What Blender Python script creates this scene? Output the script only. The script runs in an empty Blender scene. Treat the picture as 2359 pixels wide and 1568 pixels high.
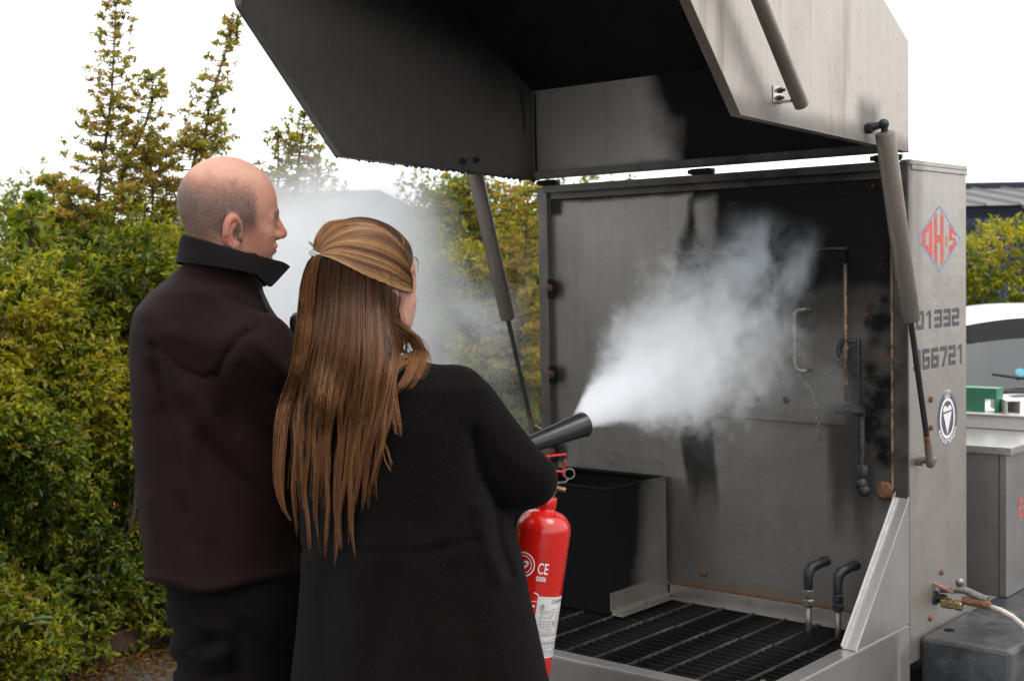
import bpy, bmesh, math, random
import numpy as np
from mathutils import Vector, Matrix, noise as mnoise
random.seed(7)
RNG = np.random.default_rng(11)
SC = bpy.context.scene
COL = SC.collection

# ------------------------------------------------------------------ camera
FPX, CX, CY = 3060.27, 1179.0, 784.0            # focal length and centre, in units of a 2358 px wide picture
PITCH, ROLL = -0.052669, 0.019534
CAM = np.array([0.0, 0.0, 1.58])
_R0 = np.array([1.0, 0, 0]); FWD = np.array([0, math.cos(PITCH), math.sin(PITCH)]); _U0 = np.array([0, -math.sin(PITCH), math.cos(PITCH)])
CRT = math.cos(ROLL) * _R0 - math.sin(ROLL) * _U0
CUP = math.sin(ROLL) * _R0 + math.cos(ROLL) * _U0
cam = bpy.data.cameras.new('camera')
cam_ob = bpy.data.objects.new('camera', cam); COL.objects.link(cam_ob)
M = Matrix.Identity(4)
for i in range(3):
    M[i][0] = CRT[i]; M[i][1] = CUP[i]; M[i][2] = -FWD[i]; M[i][3] = CAM[i]
cam_ob.matrix_world = M
cam.sensor_width = 36; cam.lens = FPX / 2358 * 36
cam.clip_start = 0.05; cam.clip_end = 2000
cam.dof.use_dof = True; cam.dof.focus_distance = 2.9; cam.dof.aperture_fstop = 8.0
SC.camera = cam_ob

# ------------------------------------------------------------------ sky, sun, exposure
SUN_EL, SUN_AZ = math.radians(58), math.radians(125)   # azimuth clockwise from +Y
w = bpy.data.worlds.new('World'); SC.world = w; w.use_nodes = True
nt = w.node_tree; nt.nodes.clear()
sky = nt.nodes.new('ShaderNodeTexSky'); sky.sky_type = 'NISHITA'; sky.sun_disc = False
sky.sun_elevation = SUN_EL; sky.sun_rotation = SUN_AZ; sky.dust_density = 3.0
tc = nt.nodes.new('ShaderNodeTexCoord')
mp = nt.nodes.new('ShaderNodeMapping'); mp.inputs['Scale'].default_value = (1, 1, 3)
cl = nt.nodes.new('ShaderNodeTexNoise'); cl.inputs['Scale'].default_value = 2.2; cl.inputs['Detail'].default_value = 5
rp = nt.nodes.new('ShaderNodeValToRGB')
rp.color_ramp.elements[0].position = .3; rp.color_ramp.elements[0].color = (12.5, 12.6, 12.9, 1)
rp.color_ramp.elements[1].position = .75; rp.color_ramp.elements[1].color = (16.0, 15.8, 15.4, 1)
mx = nt.nodes.new('ShaderNodeMixRGB'); mx.inputs['Fac'].default_value = .88   # a closed bright overcast over the clear sky
bg = nt.nodes.new('ShaderNodeBackground'); bg.inputs['Strength'].default_value = 0.135
ow = nt.nodes.new('ShaderNodeOutputWorld')
L = nt.links.new
L(tc.outputs['Generated'], mp.inputs['Vector']); L(mp.outputs['Vector'], cl.inputs['Vector']); L(cl.outputs['Fac'], rp.inputs['Fac'])
L(sky.outputs['Color'], mx.inputs['Color1']); L(rp.outputs['Color'], mx.inputs['Color2']); L(mx.outputs['Color'], bg.inputs['Color'])
L(bg.outputs['Background'], ow.inputs['Surface'])
sun = bpy.data.lights.new('sun', 'SUN'); sun.energy = 1.5; sun.angle = math.radians(25); sun.color = (1, .96, .9)
sun_ob = bpy.data.objects.new('sun', sun); COL.objects.link(sun_ob)
sd = Vector((math.sin(SUN_AZ) * math.cos(SUN_EL), math.cos(SUN_AZ) * math.cos(SUN_EL), math.sin(SUN_EL)))
sun_ob.rotation_euler = sd.to_track_quat('Z', 'Y').to_euler(); sun_ob.location = (0, 0, 12)
SC.view_settings.view_transform = 'Standard'; SC.view_settings.look = 'None'
SC.view_settings.exposure = 0.0; SC.view_settings.gamma = 1; SC.view_settings.use_curve_mapping = False
cy = SC.cycles
cy.use_denoising = True; cy.max_bounces = 16; cy.diffuse_bounces = 3; cy.glossy_bounces = 4; cy.volume_bounces = 14
cy.transparent_max_bounces = 16; cy.volume_step_rate = 1.0; cy.volume_max_steps = 256; cy.caustics_reflective = False
cy.caustics_refractive = False; cy.sample_clamp_indirect = 6

# ------------------------------------------------------------------ geometry helpers
def at(x, y, d):
    """world point seen at picture position x, y, at the distance d along the view"""
    return CAM + (FWD + CRT * (x - CX) / FPX - CUP * (y - CY) / FPX) * d
def project(P):
    q = P - CAM; d = q @ FWD
    return CX + FPX * (q @ CRT) / d, CY - FPX * (q @ CUP) / d
YAW = 0.70384                                   # the trailer's own frame: u across, v away, z up
TU = np.array([math.cos(YAW), -math.sin(YAW), 0]); TV = np.array([math.sin(YAW), math.cos(YAW), 0]); T0 = np.array([.507, 4.0, 0])
def to_trailer(P):
    q = np.asarray(P, float) - T0
    return np.stack([q @ TU, q @ TV, np.asarray(P, float)[..., 2]], -1)
def from_trailer(u, v, z): return T0 + TU * u + TV * v + np.array([0, 0, z])

class Geo:
    """collects vertices and faces of one mesh"""
    def __init__(s): s.v = []; s.f = []
    def add(s, vs, fs):
        o = len(s.v); s.v.extend([tuple(map(float, p)) for p in vs]); s.f.extend([tuple(i + o for i in f) for f in fs]); return s
    def box(s, a, b):
        x0, y0, z0 = a; x1, y1, z1 = b
        return s.add([(x0,y0,z0),(x1,y0,z0),(x1,y1,z0),(x0,y1,z0),(x0,y0,z1),(x1,y0,z1),(x1,y1,z1),(x0,y1,z1)],
                     [(0,3,2,1),(4,5,6,7),(0,1,5,4),(1,2,6,5),(2,3,7,6),(3,0,4,7)])
    def obox(s, c, ax, ay, az):
        """box about c with half-axis vectors"""
        c, ax, ay, az = (np.asarray(k, float) for k in (c, ax, ay, az))
        vs = [c + i*ax + j*ay + k*az for k in (-1,1) for (i,j) in ((-1,-1),(1,-1),(1,1),(-1,1))]
        return s.add(vs, [(0,3,2,1),(4,5,6,7),(0,1,5,4),(1,2,6,5),(2,3,7,6),(3,0,4,7)])
    def prism(s, poly, axis, a, b):
        """poly: 2d points in the plane across axis (0: v,z  1: u,z  2: u,v), extruded from a to b"""
        n = len(poly)
        def P(p, t):
            return (t, p[0], p[1]) if axis == 0 else (p[0], t, p[1]) if axis == 1 else (p[0], p[1], t)
        vs = [P(p, a) for p in poly] + [P(p, b) for p in poly]
        return s.add(vs, [tuple(range(n))[::-1], tuple(range(n, 2*n))] + [(i, (i+1) % n, (i+1) % n + n, i + n) for i in range(n)])
    def tube(s, path, r, n=10, caps=True, closed=False):
        path = [np.asarray(p, float) for p in path]; m = len(path)
        rr = r if hasattr(r, '__len__') else [r] * m
        o = len(s.v); up = None
        for i, p in enumerate(path):
            if closed: t = path[(i+1) % m] - path[i-1]
            else: t = path[min(i+1, m-1)] - path[max(i-1, 0)]
            t = t / (np.linalg.norm(t) + 1e-12)
            if up is None:
                up = np.array([0, 0, 1.0]) if abs(t[2]) < .9 else np.array([1.0, 0, 0])
            e = up - t * (up @ t); e /= np.linalg.norm(e) + 1e-12; up = e; g = np.cross(t, e)
            for k in range(n):
                a = 2*math.pi*k/n
                s.v.append(tuple(p + rr[i] * (math.cos(a)*e + math.sin(a)*g)))
        for i in range(m if closed else m-1):
            j = (i+1) % m
            for k in range(n):
                s.f.append((o+i*n+k, o+i*n+(k+1) % n, o+j*n+(k+1) % n, o+j*n+k))
        if caps and not closed:
            s.f.append(tuple(o+k for k in range(n))[::-1]); s.f.append(tuple(o+(m-1)*n+k for k in range(n)))
        return s
    def lathe(s, prof, origin=(0,0,0), axis=(0,0,1), n=24):
        """prof: (radius, height along axis) from bottom to top"""
        ax = np.asarray(axis, float); ax /= np.linalg.norm(ax); og = np.asarray(origin, float)
        e = np.cross(ax, [0,1,0] if abs(ax[1]) < .9 else [1,0,0]); e /= np.linalg.norm(e); g = np.cross(ax, e)
        o = len(s.v)
        for r, h in prof:
            for k in range(n):
                a = 2*math.pi*k/n
                s.v.append(tuple(og + ax*h + max(r, 1e-5)*(math.cos(a)*e + math.sin(a)*g)))
        for i in range(len(prof)-1):
            for k in range(n):
                s.f.append((o+i*n+k, o+i*n+(k+1) % n, o+(i+1)*n+(k+1) % n, o+(i+1)*n+k))
        s.f.append(tuple(o+k for k in range(n))[::-1]); s.f.append(tuple(o+(len(prof)-1)*n+k for k in range(n)))
        return s
    def sphere(s, c, r, n=12, m=8, sc=(1,1,1)):
        prof = [(r*math.sin(math.pi*i/m), -r*math.cos(math.pi*i/m)) for i in range(m+1)]
        o = len(s.v); s.lathe(prof, (0,0,0), (0,0,1), n)
        for i in range(o, len(s.v)):
            p = s.v[i]; s.v[i] = (c[0]+p[0]*sc[0], c[1]+p[1]*sc[1], c[2]+p[2]*sc[2])
        return s
    def mesh(s, name):
        me = bpy.data.meshes.new(name); me.from_pydata(s.v, [], s.f); me.validate(); return me

def link(name, me, mat=None, parent=None, smooth=False, bevel=0, angle=40):
    o = bpy.data.objects.new(name, me); COL.objects.link(o)
    if mat is not None and not me.materials: me.materials.append(mat)
    if parent is not None: o.parent = parent
    if smooth:
        me.polygons.foreach_set('use_smooth', [True]*len(me.polygons))
        if smooth == 'auto':
            try: me.set_sharp_from_angle(angle=math.radians(angle))
            except Exception: pass
    if bevel:
        b = o.modifiers.new('bevel', 'BEVEL'); b.width = bevel; b.segments = 2; b.limit_method = 'ANGLE'; b.angle_limit = math.radians(40)
        b.harden_normals = False
    return o
def obj(name, geo, mat, parent=None, smooth=False, bevel=0, angle=40):
    return link(name, geo.mesh(name), mat, parent, smooth, bevel, angle)
def np_mesh(name, verts, faces, corner_cols=None, vert_cols=None, smooth=False):
    """fast mesh from arrays; faces (n,3) or (n,4)"""
    me = bpy.data.meshes.new(name)
    nv, (nf, k) = len(verts), faces.shape
    me.vertices.add(nv); me.vertices.foreach_set('co', np.ascontiguousarray(verts, np.float32).ravel())
    me.loops.add(nf*k); me.loops.foreach_set('vertex_index', np.ascontiguousarray(faces, np.int32).ravel())
    me.polygons.add(nf); me.polygons.foreach_set('loop_start', np.arange(nf, dtype=np.int32)*k)
    try: me.polygons.foreach_set('loop_total', np.full(nf, k, np.int32))
    except Exception: pass
    if smooth: me.polygons.foreach_set('use_smooth', np.ones(nf, bool))
    if vert_cols is not None:
        a = me.color_attributes.new('Col', 'FLOAT_COLOR', 'POINT')
        c = np.ones((nv, 4), np.float32); c[:, :3] = vert_cols; a.data.foreach_set('color', c.ravel())
    me.update(calc_edges=True); me.validate()
    return me
def empty(name, loc=(0,0,0), rz=0, parent=None):
    o = bpy.data.objects.new(name, None); COL.objects.link(o); o.location = loc; o.rotation_euler = (0,0,rz); o.empty_display_size = .1
    if parent is not None: o.parent = parent
    return o
def tag(o, label=None, cat=None, group=None, kind=None):
    if label: o['label'] = label
    if cat: o['category'] = cat
    if group: o['group'] = group
    if kind: o['kind'] = kind
    return o
def text_mesh(s, size=1.0, bold=0.0, space=1.0, shear=0.0):
    """flat lettering as (verts, faces) arrays; origin at the left of the base line"""
    cu = bpy.data.curves.new('lettering', 'FONT'); cu.body = s; cu.size = size; cu.offset = bold; cu.space_character = space; cu.shear = shear
    o = bpy.data.objects.new('lettering', cu); COL.objects.link(o)
    dg = bpy.context.evaluated_depsgraph_get(); me = bpy.data.meshes.new_from_object(o.evaluated_get(dg))
    v = np.array([x.co[:] for x in me.vertices]); f = [tuple(p.vertices) for p in me.polygons]
    bpy.data.objects.remove(o); bpy.data.curves.remove(cu); bpy.data.meshes.remove(me)
    return v, f

# ------------------------------------------------------------------ shader helpers
class S:
    """a socket with arithmetic"""
    def __init__(s, g, k): s.g, s.k = g, k
    def _m(s, op, *o, clamp=False): return s.g.math(op, s, *o, clamp=clamp)
    def __add__(s, o): return s._m('ADD', o)
    __radd__ = __add__
    def __sub__(s, o): return s._m('SUBTRACT', o)
    def __rsub__(s, o): return s.g.math('SUBTRACT', o, s)
    def __mul__(s, o): return s._m('MULTIPLY', o)
    __rmul__ = __mul__
    def __truediv__(s, o): return s._m('DIVIDE', o)
    def __rtruediv__(s, o): return s.g.math('DIVIDE', o, s)
class G:
    def __init__(g, nt): g.nt = nt
    def new(g, t, **k):
        n = g.nt.nodes.new(t)
        for a, b in k.items(): setattr(n, a, b)
        return n
    def put(g, sock, v):
        if isinstance(v, S): g.nt.links.new(v.k, sock)
        elif hasattr(v, '__len__') and len(v) == 3 and sock.type == 'RGBA': sock.default_value = (*v, 1)
        elif sock.type == 'RGBA': sock.default_value = (v, v, v, 1)
        else: sock.default_value = v
    def math(g, op, *a, clamp=False):
        n = g.new('ShaderNodeMath', operation=op, use_clamp=clamp)
        for i, v in enumerate(a): g.put(n.inputs[i], v)
        return S(g, n.outputs[0])
    def mx(g, a, b): return g.math('MAXIMUM', a, b)
    def mn(g, a, b): return g.math('MINIMUM', a, b)
    def ss(g, lo, hi, x):
        """0 below lo, 1 above hi (lo > hi reverses)"""
        n = g.new('ShaderNodeMapRange', interpolation_type='SMOOTHSTEP')
        if lo < hi: vals = (lo, hi, 0, 1)
        else: vals = (hi, lo, 1, 0)
        g.put(n.inputs['Value'], x)
        for k, v in zip(('From Min', 'From Max', 'To Min', 'To Max'), vals): n.inputs[k].default_value = v
        return S(g, n.outputs['Result'])
    def band(g, x, c, w, soft): return g.ss(c-w-soft, c-w, x) * g.ss(c+w+soft, c+w, x)
    def coord(g, which='Object'):
        return S(g, g.new('ShaderNodeTexCoord').outputs[which])
    def xyz(g, v):
        n = g.new('ShaderNodeSeparateXYZ'); g.put(n.inputs[0], v); return [S(g, k) for k in n.outputs]
    def vec(g, x, y, z):
        n = g.new('ShaderNodeCombineXYZ')
        for i, v in enumerate((x, y, z)): g.put(n.inputs[i], v)
        return S(g, n.outputs[0])
    def vmul(g, v, s):
        n = g.new('ShaderNodeMapping'); g.put(n.inputs['Vector'], v); n.inputs['Scale'].default_value = s; return S(g, n.outputs[0])
    def noise(g, v, scale=5, detail=3, rough=.55, out='Fac', dist=0):
        n = g.new('ShaderNodeTexNoise'); g.put(n.inputs['Vector'], v)
        n.inputs['Scale'].default_value = scale; n.inputs['Detail'].default_value = detail; n.inputs['Roughness'].default_value = rough
        n.inputs['Distortion'].default_value = dist
        return S(g, n.outputs[out])
    def mix(g, f, a, b, blend='MIX'):
        n = g.new('ShaderNodeMixRGB', blend_type=blend); g.put(n.inputs[0], f); g.put(n.inputs[1], a); g.put(n.inputs[2], b); return S(g, n.outputs[0])
    def attr(g, name='Col'):
        n = g.new('ShaderNodeAttribute', attribute_name=name); return S(g, n.outputs['Color'])
    def bump(g, h, dist=.001, strength=1.0):
        n = g.new('ShaderNodeBump'); g.put(n.inputs['Height'], h); n.inputs['Distance'].default_value = dist; n.inputs['Strength'].default_value = strength
        return S(g, n.outputs[0])
def material(name, fn):
    m = bpy.data.materials.new(name); m.use_nodes = True
    g = G(m.node_tree); b = m.node_tree.nodes['Principled BSDF']
    vals = fn(g)
    for k, v in vals.items(): g.put(b.inputs[k], v)
    return m
def plain(name, col, rough=.5, metal=0.0, var=.12, scale=30, bump=0.0):
    def fn(g):
        n = g.noise(g.coord(), scale, 4)
        c = g.mix(g.ss(.3, .7, n), tuple(k*(1-var) for k in col), tuple(min(1, k*(1+var)) for k in col))
        d = {'Base Color': c, 'Roughness': g.math('ADD', g.math('MULTIPLY', n, .2), rough-.1), 'Metallic': metal}
        if bump: d['Normal'] = g.bump(n, bump)
        return d
    return material(name, fn)

# ================================================================== ground
def m_ground(g):
    p = g.coord(); n = g.noise(p, 1.3, 5); f = g.noise(p, 160, 2)
    c = g.mix(n, (.060, .058, .055), (.095, .092, .086)); c = g.mix(g.ss(.55, .75, f), c, (.16, .155, .145))
    return {'Base Color': c, 'Roughness': .9, 'Normal': g.bump(f, .003)}
ground = obj('ground', Geo().add([(-900,-900,0),(900,-900,0),(900,900,0),(-900,900,0)], [(0,1,2,3)]), material('asphalt', m_ground))
tag(ground, kind='structure')

# ================================================================== trailer materials
SOOT = (.0075, .0074, .0078)
def steel(name, base=(.40, .385, .365), soot=None, rough=.44, metal=.82, stain=.35, brush='z', flecks=False):
    def fn(g):
        p = g.coord(); u, v, z = g.xyz(p)
        sc = {'z': (70, 70, 2.0), 'u': (2, 70, 70), 'v': (70, 2, 70)}[brush]
        streak = g.noise(g.vmul(p, sc), 1.0, 3, .6)
        run = g.noise(g.vmul(p, (14, 14, 1.2) if brush == 'z' else (5, 5, 5)), 1.0, 4, .6)
        blot = g.noise(p, 4.0, 5, .6); fine = g.noise(p, 45, 4, .65)
        c = g.mix(blot, tuple(k*.84 for k in base), tuple(k*1.12 for k in base))
        c = g.mix(g.math('MULTIPLY', (streak-.5)*.5+.2, 1.0, clamp=True), c, tuple(k*.74 for k in base))
        c = g.mix(g.ss(.56, .78, run)*stain, c, (.20, .165, .125))
        c = g.mix(g.ss(.60, .80, fine)*(.3+stain*.4), c, (.19, .155, .12))
        dull = g.noise(g.vmul(p, (3, 3, 1.6)), 2.0, 5, .65); c = g.mix(g.ss(.52, .75, dull)*stain*.7, c, tuple(k*.62 for k in (base[0], base[1]*.95, base[2]*.88)))
        r = blot*.16 + streak*.12 + (rough-.14); me = metal
        if soot:
            n1 = g.noise(p, 3.2, 5, .62)-.5; n2 = g.noise(p, 13, 4, .6)-.5
            n3 = g.noise(g.vmul(p, (9, 9, 1.4)), 1.6, 4, .6)-.5
            s = soot(g, u, v, z, n1, n2, n3)
            s = g.math('MULTIPLY', s, 1.0, clamp=True)
            thin = g.ss(.62, .84, fine)*g.ss(.98, .5, s)*.4
            c = g.mix(s, c, g.mix(fine, SOOT, (.014, .0135, .0135)))
            r = g.mix(s, r, .82); me = (1-s)*metal
            if flecks:
                fl = g.ss(.63, .70, g.noise(p, 21, 4, .7, dist=.8))*g.ss(.46, .56, u)*g.ss(1.15, 1.3, z); c = g.mix(fl*.8, c, (.20, .042, .018)); me = (1-fl)*me
                tan = g.ss(.50, .75, g.noise(g.vmul(p, (6, 6, 1.3)), 1.5, 5, .65))*.38; c = g.mix(tan*(1-s), c, (.19, .155, .105))
                gold = g.ss(.66, .622, z+n2*.03)*.6; c = g.mix(gold*(1-s), c, (.24, .155, .07))
        return {'Base Color': c, 'Roughness': r, 'Metallic': me, 'Specular IOR Level': (1-s)*.4+.06 if soot else .5, 'Normal': g.bump(streak*.35+fine*.4+blot*4, .0013)}
    return material(name, fn)

def soot_panel(g, u, v, z, n1, n2, n3):
    uu = u + n1*.07 + n2*.025; zz = z + n1*.12 + n2*.04
    ue = u - (z-1.57)*.25 + n1*.10 + n2*.03
    upper = g.ss(-.045, .0, ue)*g.ss(1.36, 1.54, zz)*1.0
    clean = g.band(u + n2*.05 + n1*.04, .083, .018 , .034)*g.ss(1.58, 1.70, z+n3*.08)*g.ss(1.80, 1.76, z+n2*.03)*.8       # a rain-washed tongue under the middle hinge
    upper = upper*(1-clean)
    mid = g.ss(.02, .20, uu)*g.ss(1.14, 1.5, zz)*.86
    col1 = g.band(u + n1*.06 + n3*.05 - (1.1-z)*.06, .052, .048 , .022)*g.ss(.68, .98, z+n3*.35)*g.ss(1.20, 1.12, z)*.9
    right = g.ss(.535, .60, uu)*g.ss(.72, 1.10, zz)*(.92+n2*1.1-g.ss(.05,.22,n1)*.7)
    low = g.band(u + n1*.08 + n3*.07, .55, .045, .07)*g.ss(.62, 1.0, z+n3*.3)*g.ss(1.30, 1.10, z+n1*.1)*.85
    low2 = g.ss(.44, .60, u+n3*.12)*g.ss(.60, .80, zz)*.38
    top = g.ss(1.785, 1.805, z+n2*.02)*.95
    haze = g.ss(-.3, .5, u+n1*.3)*.30 + g.ss(.0, .4, u+n1*.4)*g.ss(1.1, 1.3, zz)*.18
    tl = g.ss(-.44, -.46, u+n2*.03)*g.ss(1.745, 1.765, z+n2*.02)*.9
    lw = g.ss(.72, .62, z+n2*.05)*.35
    s = g.mx(g.mx(upper, mid), g.mx(col1, right)); s = g.mx(g.mx(s, low), g.mx(low2, top)); s = g.mx(s, g.mx(tl, lw))
    return g.mx(s, haze)
def soot_strip(g, u, v, z, n1, n2, n3):
    uu = u + n1*.22 + n2*.04 - (2.0-z)*.35
    a = g.ss(-.12, .05, uu); b = g.ss(1.915, 1.885, z + n2*.03)*g.ss(-.35, .1, u+n1*.3)
    return g.mx(g.mx(a*.995, b*.8), g.ss(1.89, 1.87, z)*.6) + g.ss(-.50, -.545, u)*.6 + .10
def soot_shade_lidside(g, u, v, z, n1, n2, n3):
    up = g.ss(2.0, 2.36, z + n1*.16 + (v+.45)*.22)  # soot plus painted shade: colour darkens upward and back, away from light below
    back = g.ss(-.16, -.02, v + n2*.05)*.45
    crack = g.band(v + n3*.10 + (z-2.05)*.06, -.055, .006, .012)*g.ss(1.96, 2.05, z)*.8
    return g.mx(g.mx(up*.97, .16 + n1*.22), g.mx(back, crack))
M_OUT = steel('steel_outer', (.47, .435, .40), rough=.42, stain=.3,
    soot=lambda g, u, v, z, n1, n2, n3: g.mx(g.ss(.05, .0, v+n2*.03)*g.ss(1.3, 1.7, z)*.55, g.band(v, .03, .03, .05)*g.ss(1.0, 1.3, z+n1*.2)*.25))
M_OUTLID = steel('steel_lid_outer', (.50, .46, .415), rough=.42, stain=.6, brush='z',
    soot=lambda g, u, v, z, n1, n2, n3: g.mx(g.band(v+n2*.03, -.25, .03, .06)*g.band(z+n2*.04, 1.93, .02, .06)*.55, g.ss(1.93, 1.87, z+n1*.06+v*.04)*.5))
M_PANEL = steel('steel_sooted_panel', (.285, .275, .255), soot_panel, rough=.40, stain=.5, flecks=True)
M_STRIP = steel('steel_lid_back', (.36, .342, .315), soot_strip, rough=.46, stain=.4)
M_LIDIN = steel('steel_lid_inside', (.30, .29, .28), soot_shade_lidside, rough=.5, stain=.3)
M_BLACK = steel('steel_soot_black', (.30, .29, .28), lambda g, u, v, z, n1, n2, n3: .985+n2*.05, rough=.6)
M_DARK = steel('steel_smoked', (.34, .32, .29), lambda g, u, v, z, n1, n2, n3: .55+n1*.5+n2*.4+g.ss(-.3, .3, u)*.3, rough=.5, stain=.6)
M_TRAY = steel('steel_tray', (.50, .49, .48), rough=.34, stain=.2, soot=lambda g, u, v, z, n1, n2, n3: g.ss(.47, .40, z+n1*.05)*.3 + g.band(v+n2*.02, -.02, .03, .04)*g.ss(.62, .52, z)*.7)
M_FIN = steel('steel_fin', (.54, .53, .52), rough=.36, stain=.12)
M_LEDGE = steel('steel_ledge', (.40, .38, .35), rough=.45, stain=.6, soot=lambda g, u, v, z, n1, n2, n3: g.ss(.2, .6, u+n1)*.3+n2*.3)
M_BIN = steel('steel_burn_bin', (.34, .33, .31), lambda g, u, v, z, n1, n2, n3: g.mx(g.mx(g.ss(.03, -.25, v + n1*.10 + n2*.05 - (z-.75)*.14), g.ss(-.056, -.06, u))*.985, g.ss(.90, .95, z+n2*.03)*.5)*g.mx(g.ss(.615, .65, z), g.ss(-.2985, -.3005, v)) + .12, rough=.5)
M_GRATE = steel('grate_steel', (.20, .19, .18), lambda g, u, v, z, n1, n2, n3: .97+n1*.3+n2*.2, rough=.55)
M_GRATE2 = steel('grate_rod_steel', (.30, .28, .26), lambda g, u, v, z, n1, n2, n3: .80+n1*.7+n2*.6, rough=.5)
M_STRUT = steel('strut_steel', (.29, .25, .215), lambda g, u, v, z, n1, n2, n3: .24+n1*.6+n2*.5, rough=.31, stain=.5)
M_ROD = plain('rod_black', (.018, .017, .017), .4)
M_RUST = plain('rust', (.16, .075, .038), .8, 0, .5, 90, .001)
M_RUSTPALE = material('rust_pale_edge', lambda g: {'Base Color': g.mix(g.mx(g.ss(.42, .62, g.noise(g.coord(), 38, 5, .7)), g.ss(1.35, 1.65, g.xyz(g.coord())[2]))*.93, (.27, .175, .10), (.022, .016, .012)), 'Roughness': .7})
M_FIT = plain('sooty_fitting', (.030, .031, .034), .5, .4, .5, 60, .0006)
M_FITCLEAN = plain('pipe_metal', (.22, .21, .19), .42, .7, .3, 60)
M_BRASS = plain('tarnished_brass', (.26, .19, .09), .45, .7, .4, 120)
M_CHROME = plain('worn_chrome', (.55, .53, .50), .25, .9, .2, 60)
M_MUD = material('mudguard_plastic', lambda g: {
    'Base Color': g.mix(g.ss(.42, .68, g.noise(g.coord(), 7, 6, .65)), (.028, .030, .033), (.085, .088, .092)),
    'Roughness': g.noise(g.coord(), 9, 4)*.3+.30, 'Normal': g.bump(g.noise(g.coord(), 18, 5), .004)})

UL, UR, CW, ZT, ZR = -.535, .721, .391, 1.85, .609
trailer = tag(empty('fire_trailer', tuple(T0), -YAW), 'stainless steel fire training unit with sooty open front, raised hood and grated tray', 'fire training trailer')
def tp(name, geo, mat, parent=trailer, **k): return obj(name, geo, mat, parent, **k)

# ---- cabinet
tp('back_panel', Geo().box((-.497, .010, .617), (.672, .014, 1.812)), M_PANEL)
g = Geo(); g.prism([(-.535,-.012),(-.497,-.012),(-.497,.016),(-.502,.016),(-.502,-.007),(-.530,-.007),(-.530,CW),(-.535,CW)], 2, .53, ZT-.004)
tp('left_post', g, M_DARK, bevel=.002)
g = Geo(); g.box((.672, -.006, .62), (.679, .010, 1.846)); tp('rusty_frame_edge', g, M_RUSTPALE, bevel=.001)
tp('right_post', Geo().box((.6795, -.004, .62), (.718, .009, 1.848)), M_DARK, bevel=.002)
g = Geo(); g.box((-.494, -.035, 1.826), (.676, -.031, 1.848)); g.box((-.494, -.031, 1.845), (.676, .0, 1.849)); g.box((-.494, .0, 1.806), (.671, .006, 1.8445))
tp('top_beam', g, M_BLACK if False else M_DARK, bevel=.0015)
side = tp('side_panel', Geo().box((.7185, .0, .50), (.7225, CW, 1.838)), M_OUT)
g = Geo(); g.box((.700, -.002, 1.839), (.7265, CW+.004, 1.8525)); g.box((.7228, .012, 1.826), (.7265, CW+.004, 1.8388)); tp('roof_edge', g, M_OUT, bevel=.002)
g = Geo(); g.box((-.529, .02, 1.843), (.699, CW, 1.847)); tp('roof_panel', g, M_OUT)
g = Geo(); g.box((-.529, CW-.004, .5), (.717, CW, 1.842)); tp('rear_panel', g, M_OUT)
tp('rusty_seam', Geo().box((-.05, -.004, .6135), (.672, .0095, .6165)), M_RUST)
g = Geo(); g.box((-.044, -.0085, .572), (.675, -.0045, .613)); g.box((-.044, -.030, .570), (.675, -.0045, .5735)); tp('ledge', g, M_LEDGE, bevel=.001)
# ---- tray
g = Geo(); g.box((UL, -.80, .40), (UR, -.797, ZR-.004)); g.box((UL, -.80, ZR-.0038), (UR-.046, -.752, ZR)); g.box((UL+.002, -.7555, ZR-.02), (UR-.046, -.7525, ZR-.0042))
tp('tray_front', g, M_TRAY, bevel=.0012)
g = Geo(); g.box((UR-.003, -.7965, .40), (UR, -.0005, ZR-.004)); g.box((UR-.0455, -.80, ZR-.0038), (UR+.001, -.0125, ZR+.0002)); g.box((UR-.045, -.75, ZR-.02), (UR-.0425, -.013, ZR-.0042))
tp('tray_side', g, M_TRAY, bevel=.0012)
tp('tray_side', Geo().box((UL, -.7965, .40), (UL+.003, -.013, ZR)).box((UL+.0035, -.7515, ZR-.0038), (UL+.045, -.013, ZR)), M_TRAY, bevel=.0012)
tp('tray_floor', Geo().box((UL+.004, -.7962, .50), (UR-.004, -.002, .504)), M_BLACK)
# ---- fin on the right rim
za, va = .956, -.323
fin = tp('splash_fin', Geo().prism([(-.0005, ZR+.001), (-.0005, za), (va, ZR+.001)], 0, .7175, .7205), M_FIN)
d = np.array([va, ZR-za]); ln = np.linalg.norm(d); d /= ln; nrm = np.array([d[1], -d[0]])*-1
if nrm[1] > 0 and nrm[0] > 0: nrm = -nrm
g = Geo(); c0 = np.array([0.002, za]); c1 = np.array([va, ZR+.002])
def slab(g, off0, off1, u0, u1):
    q = [c0+nrm*off0, c1+nrm*off0, c1+nrm*off1, c0+nrm*off1]
    g.prism([tuple(k) for k in q], 0, u0, u1)
slab(g, .0, .003, .683, .7208); slab(g, .003, .0075, .7145, .7208); slab(g, -.014, -.0005, .683, .686)
tp('fin_flange', g, M_FIN, fin, bevel=.001)
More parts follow.
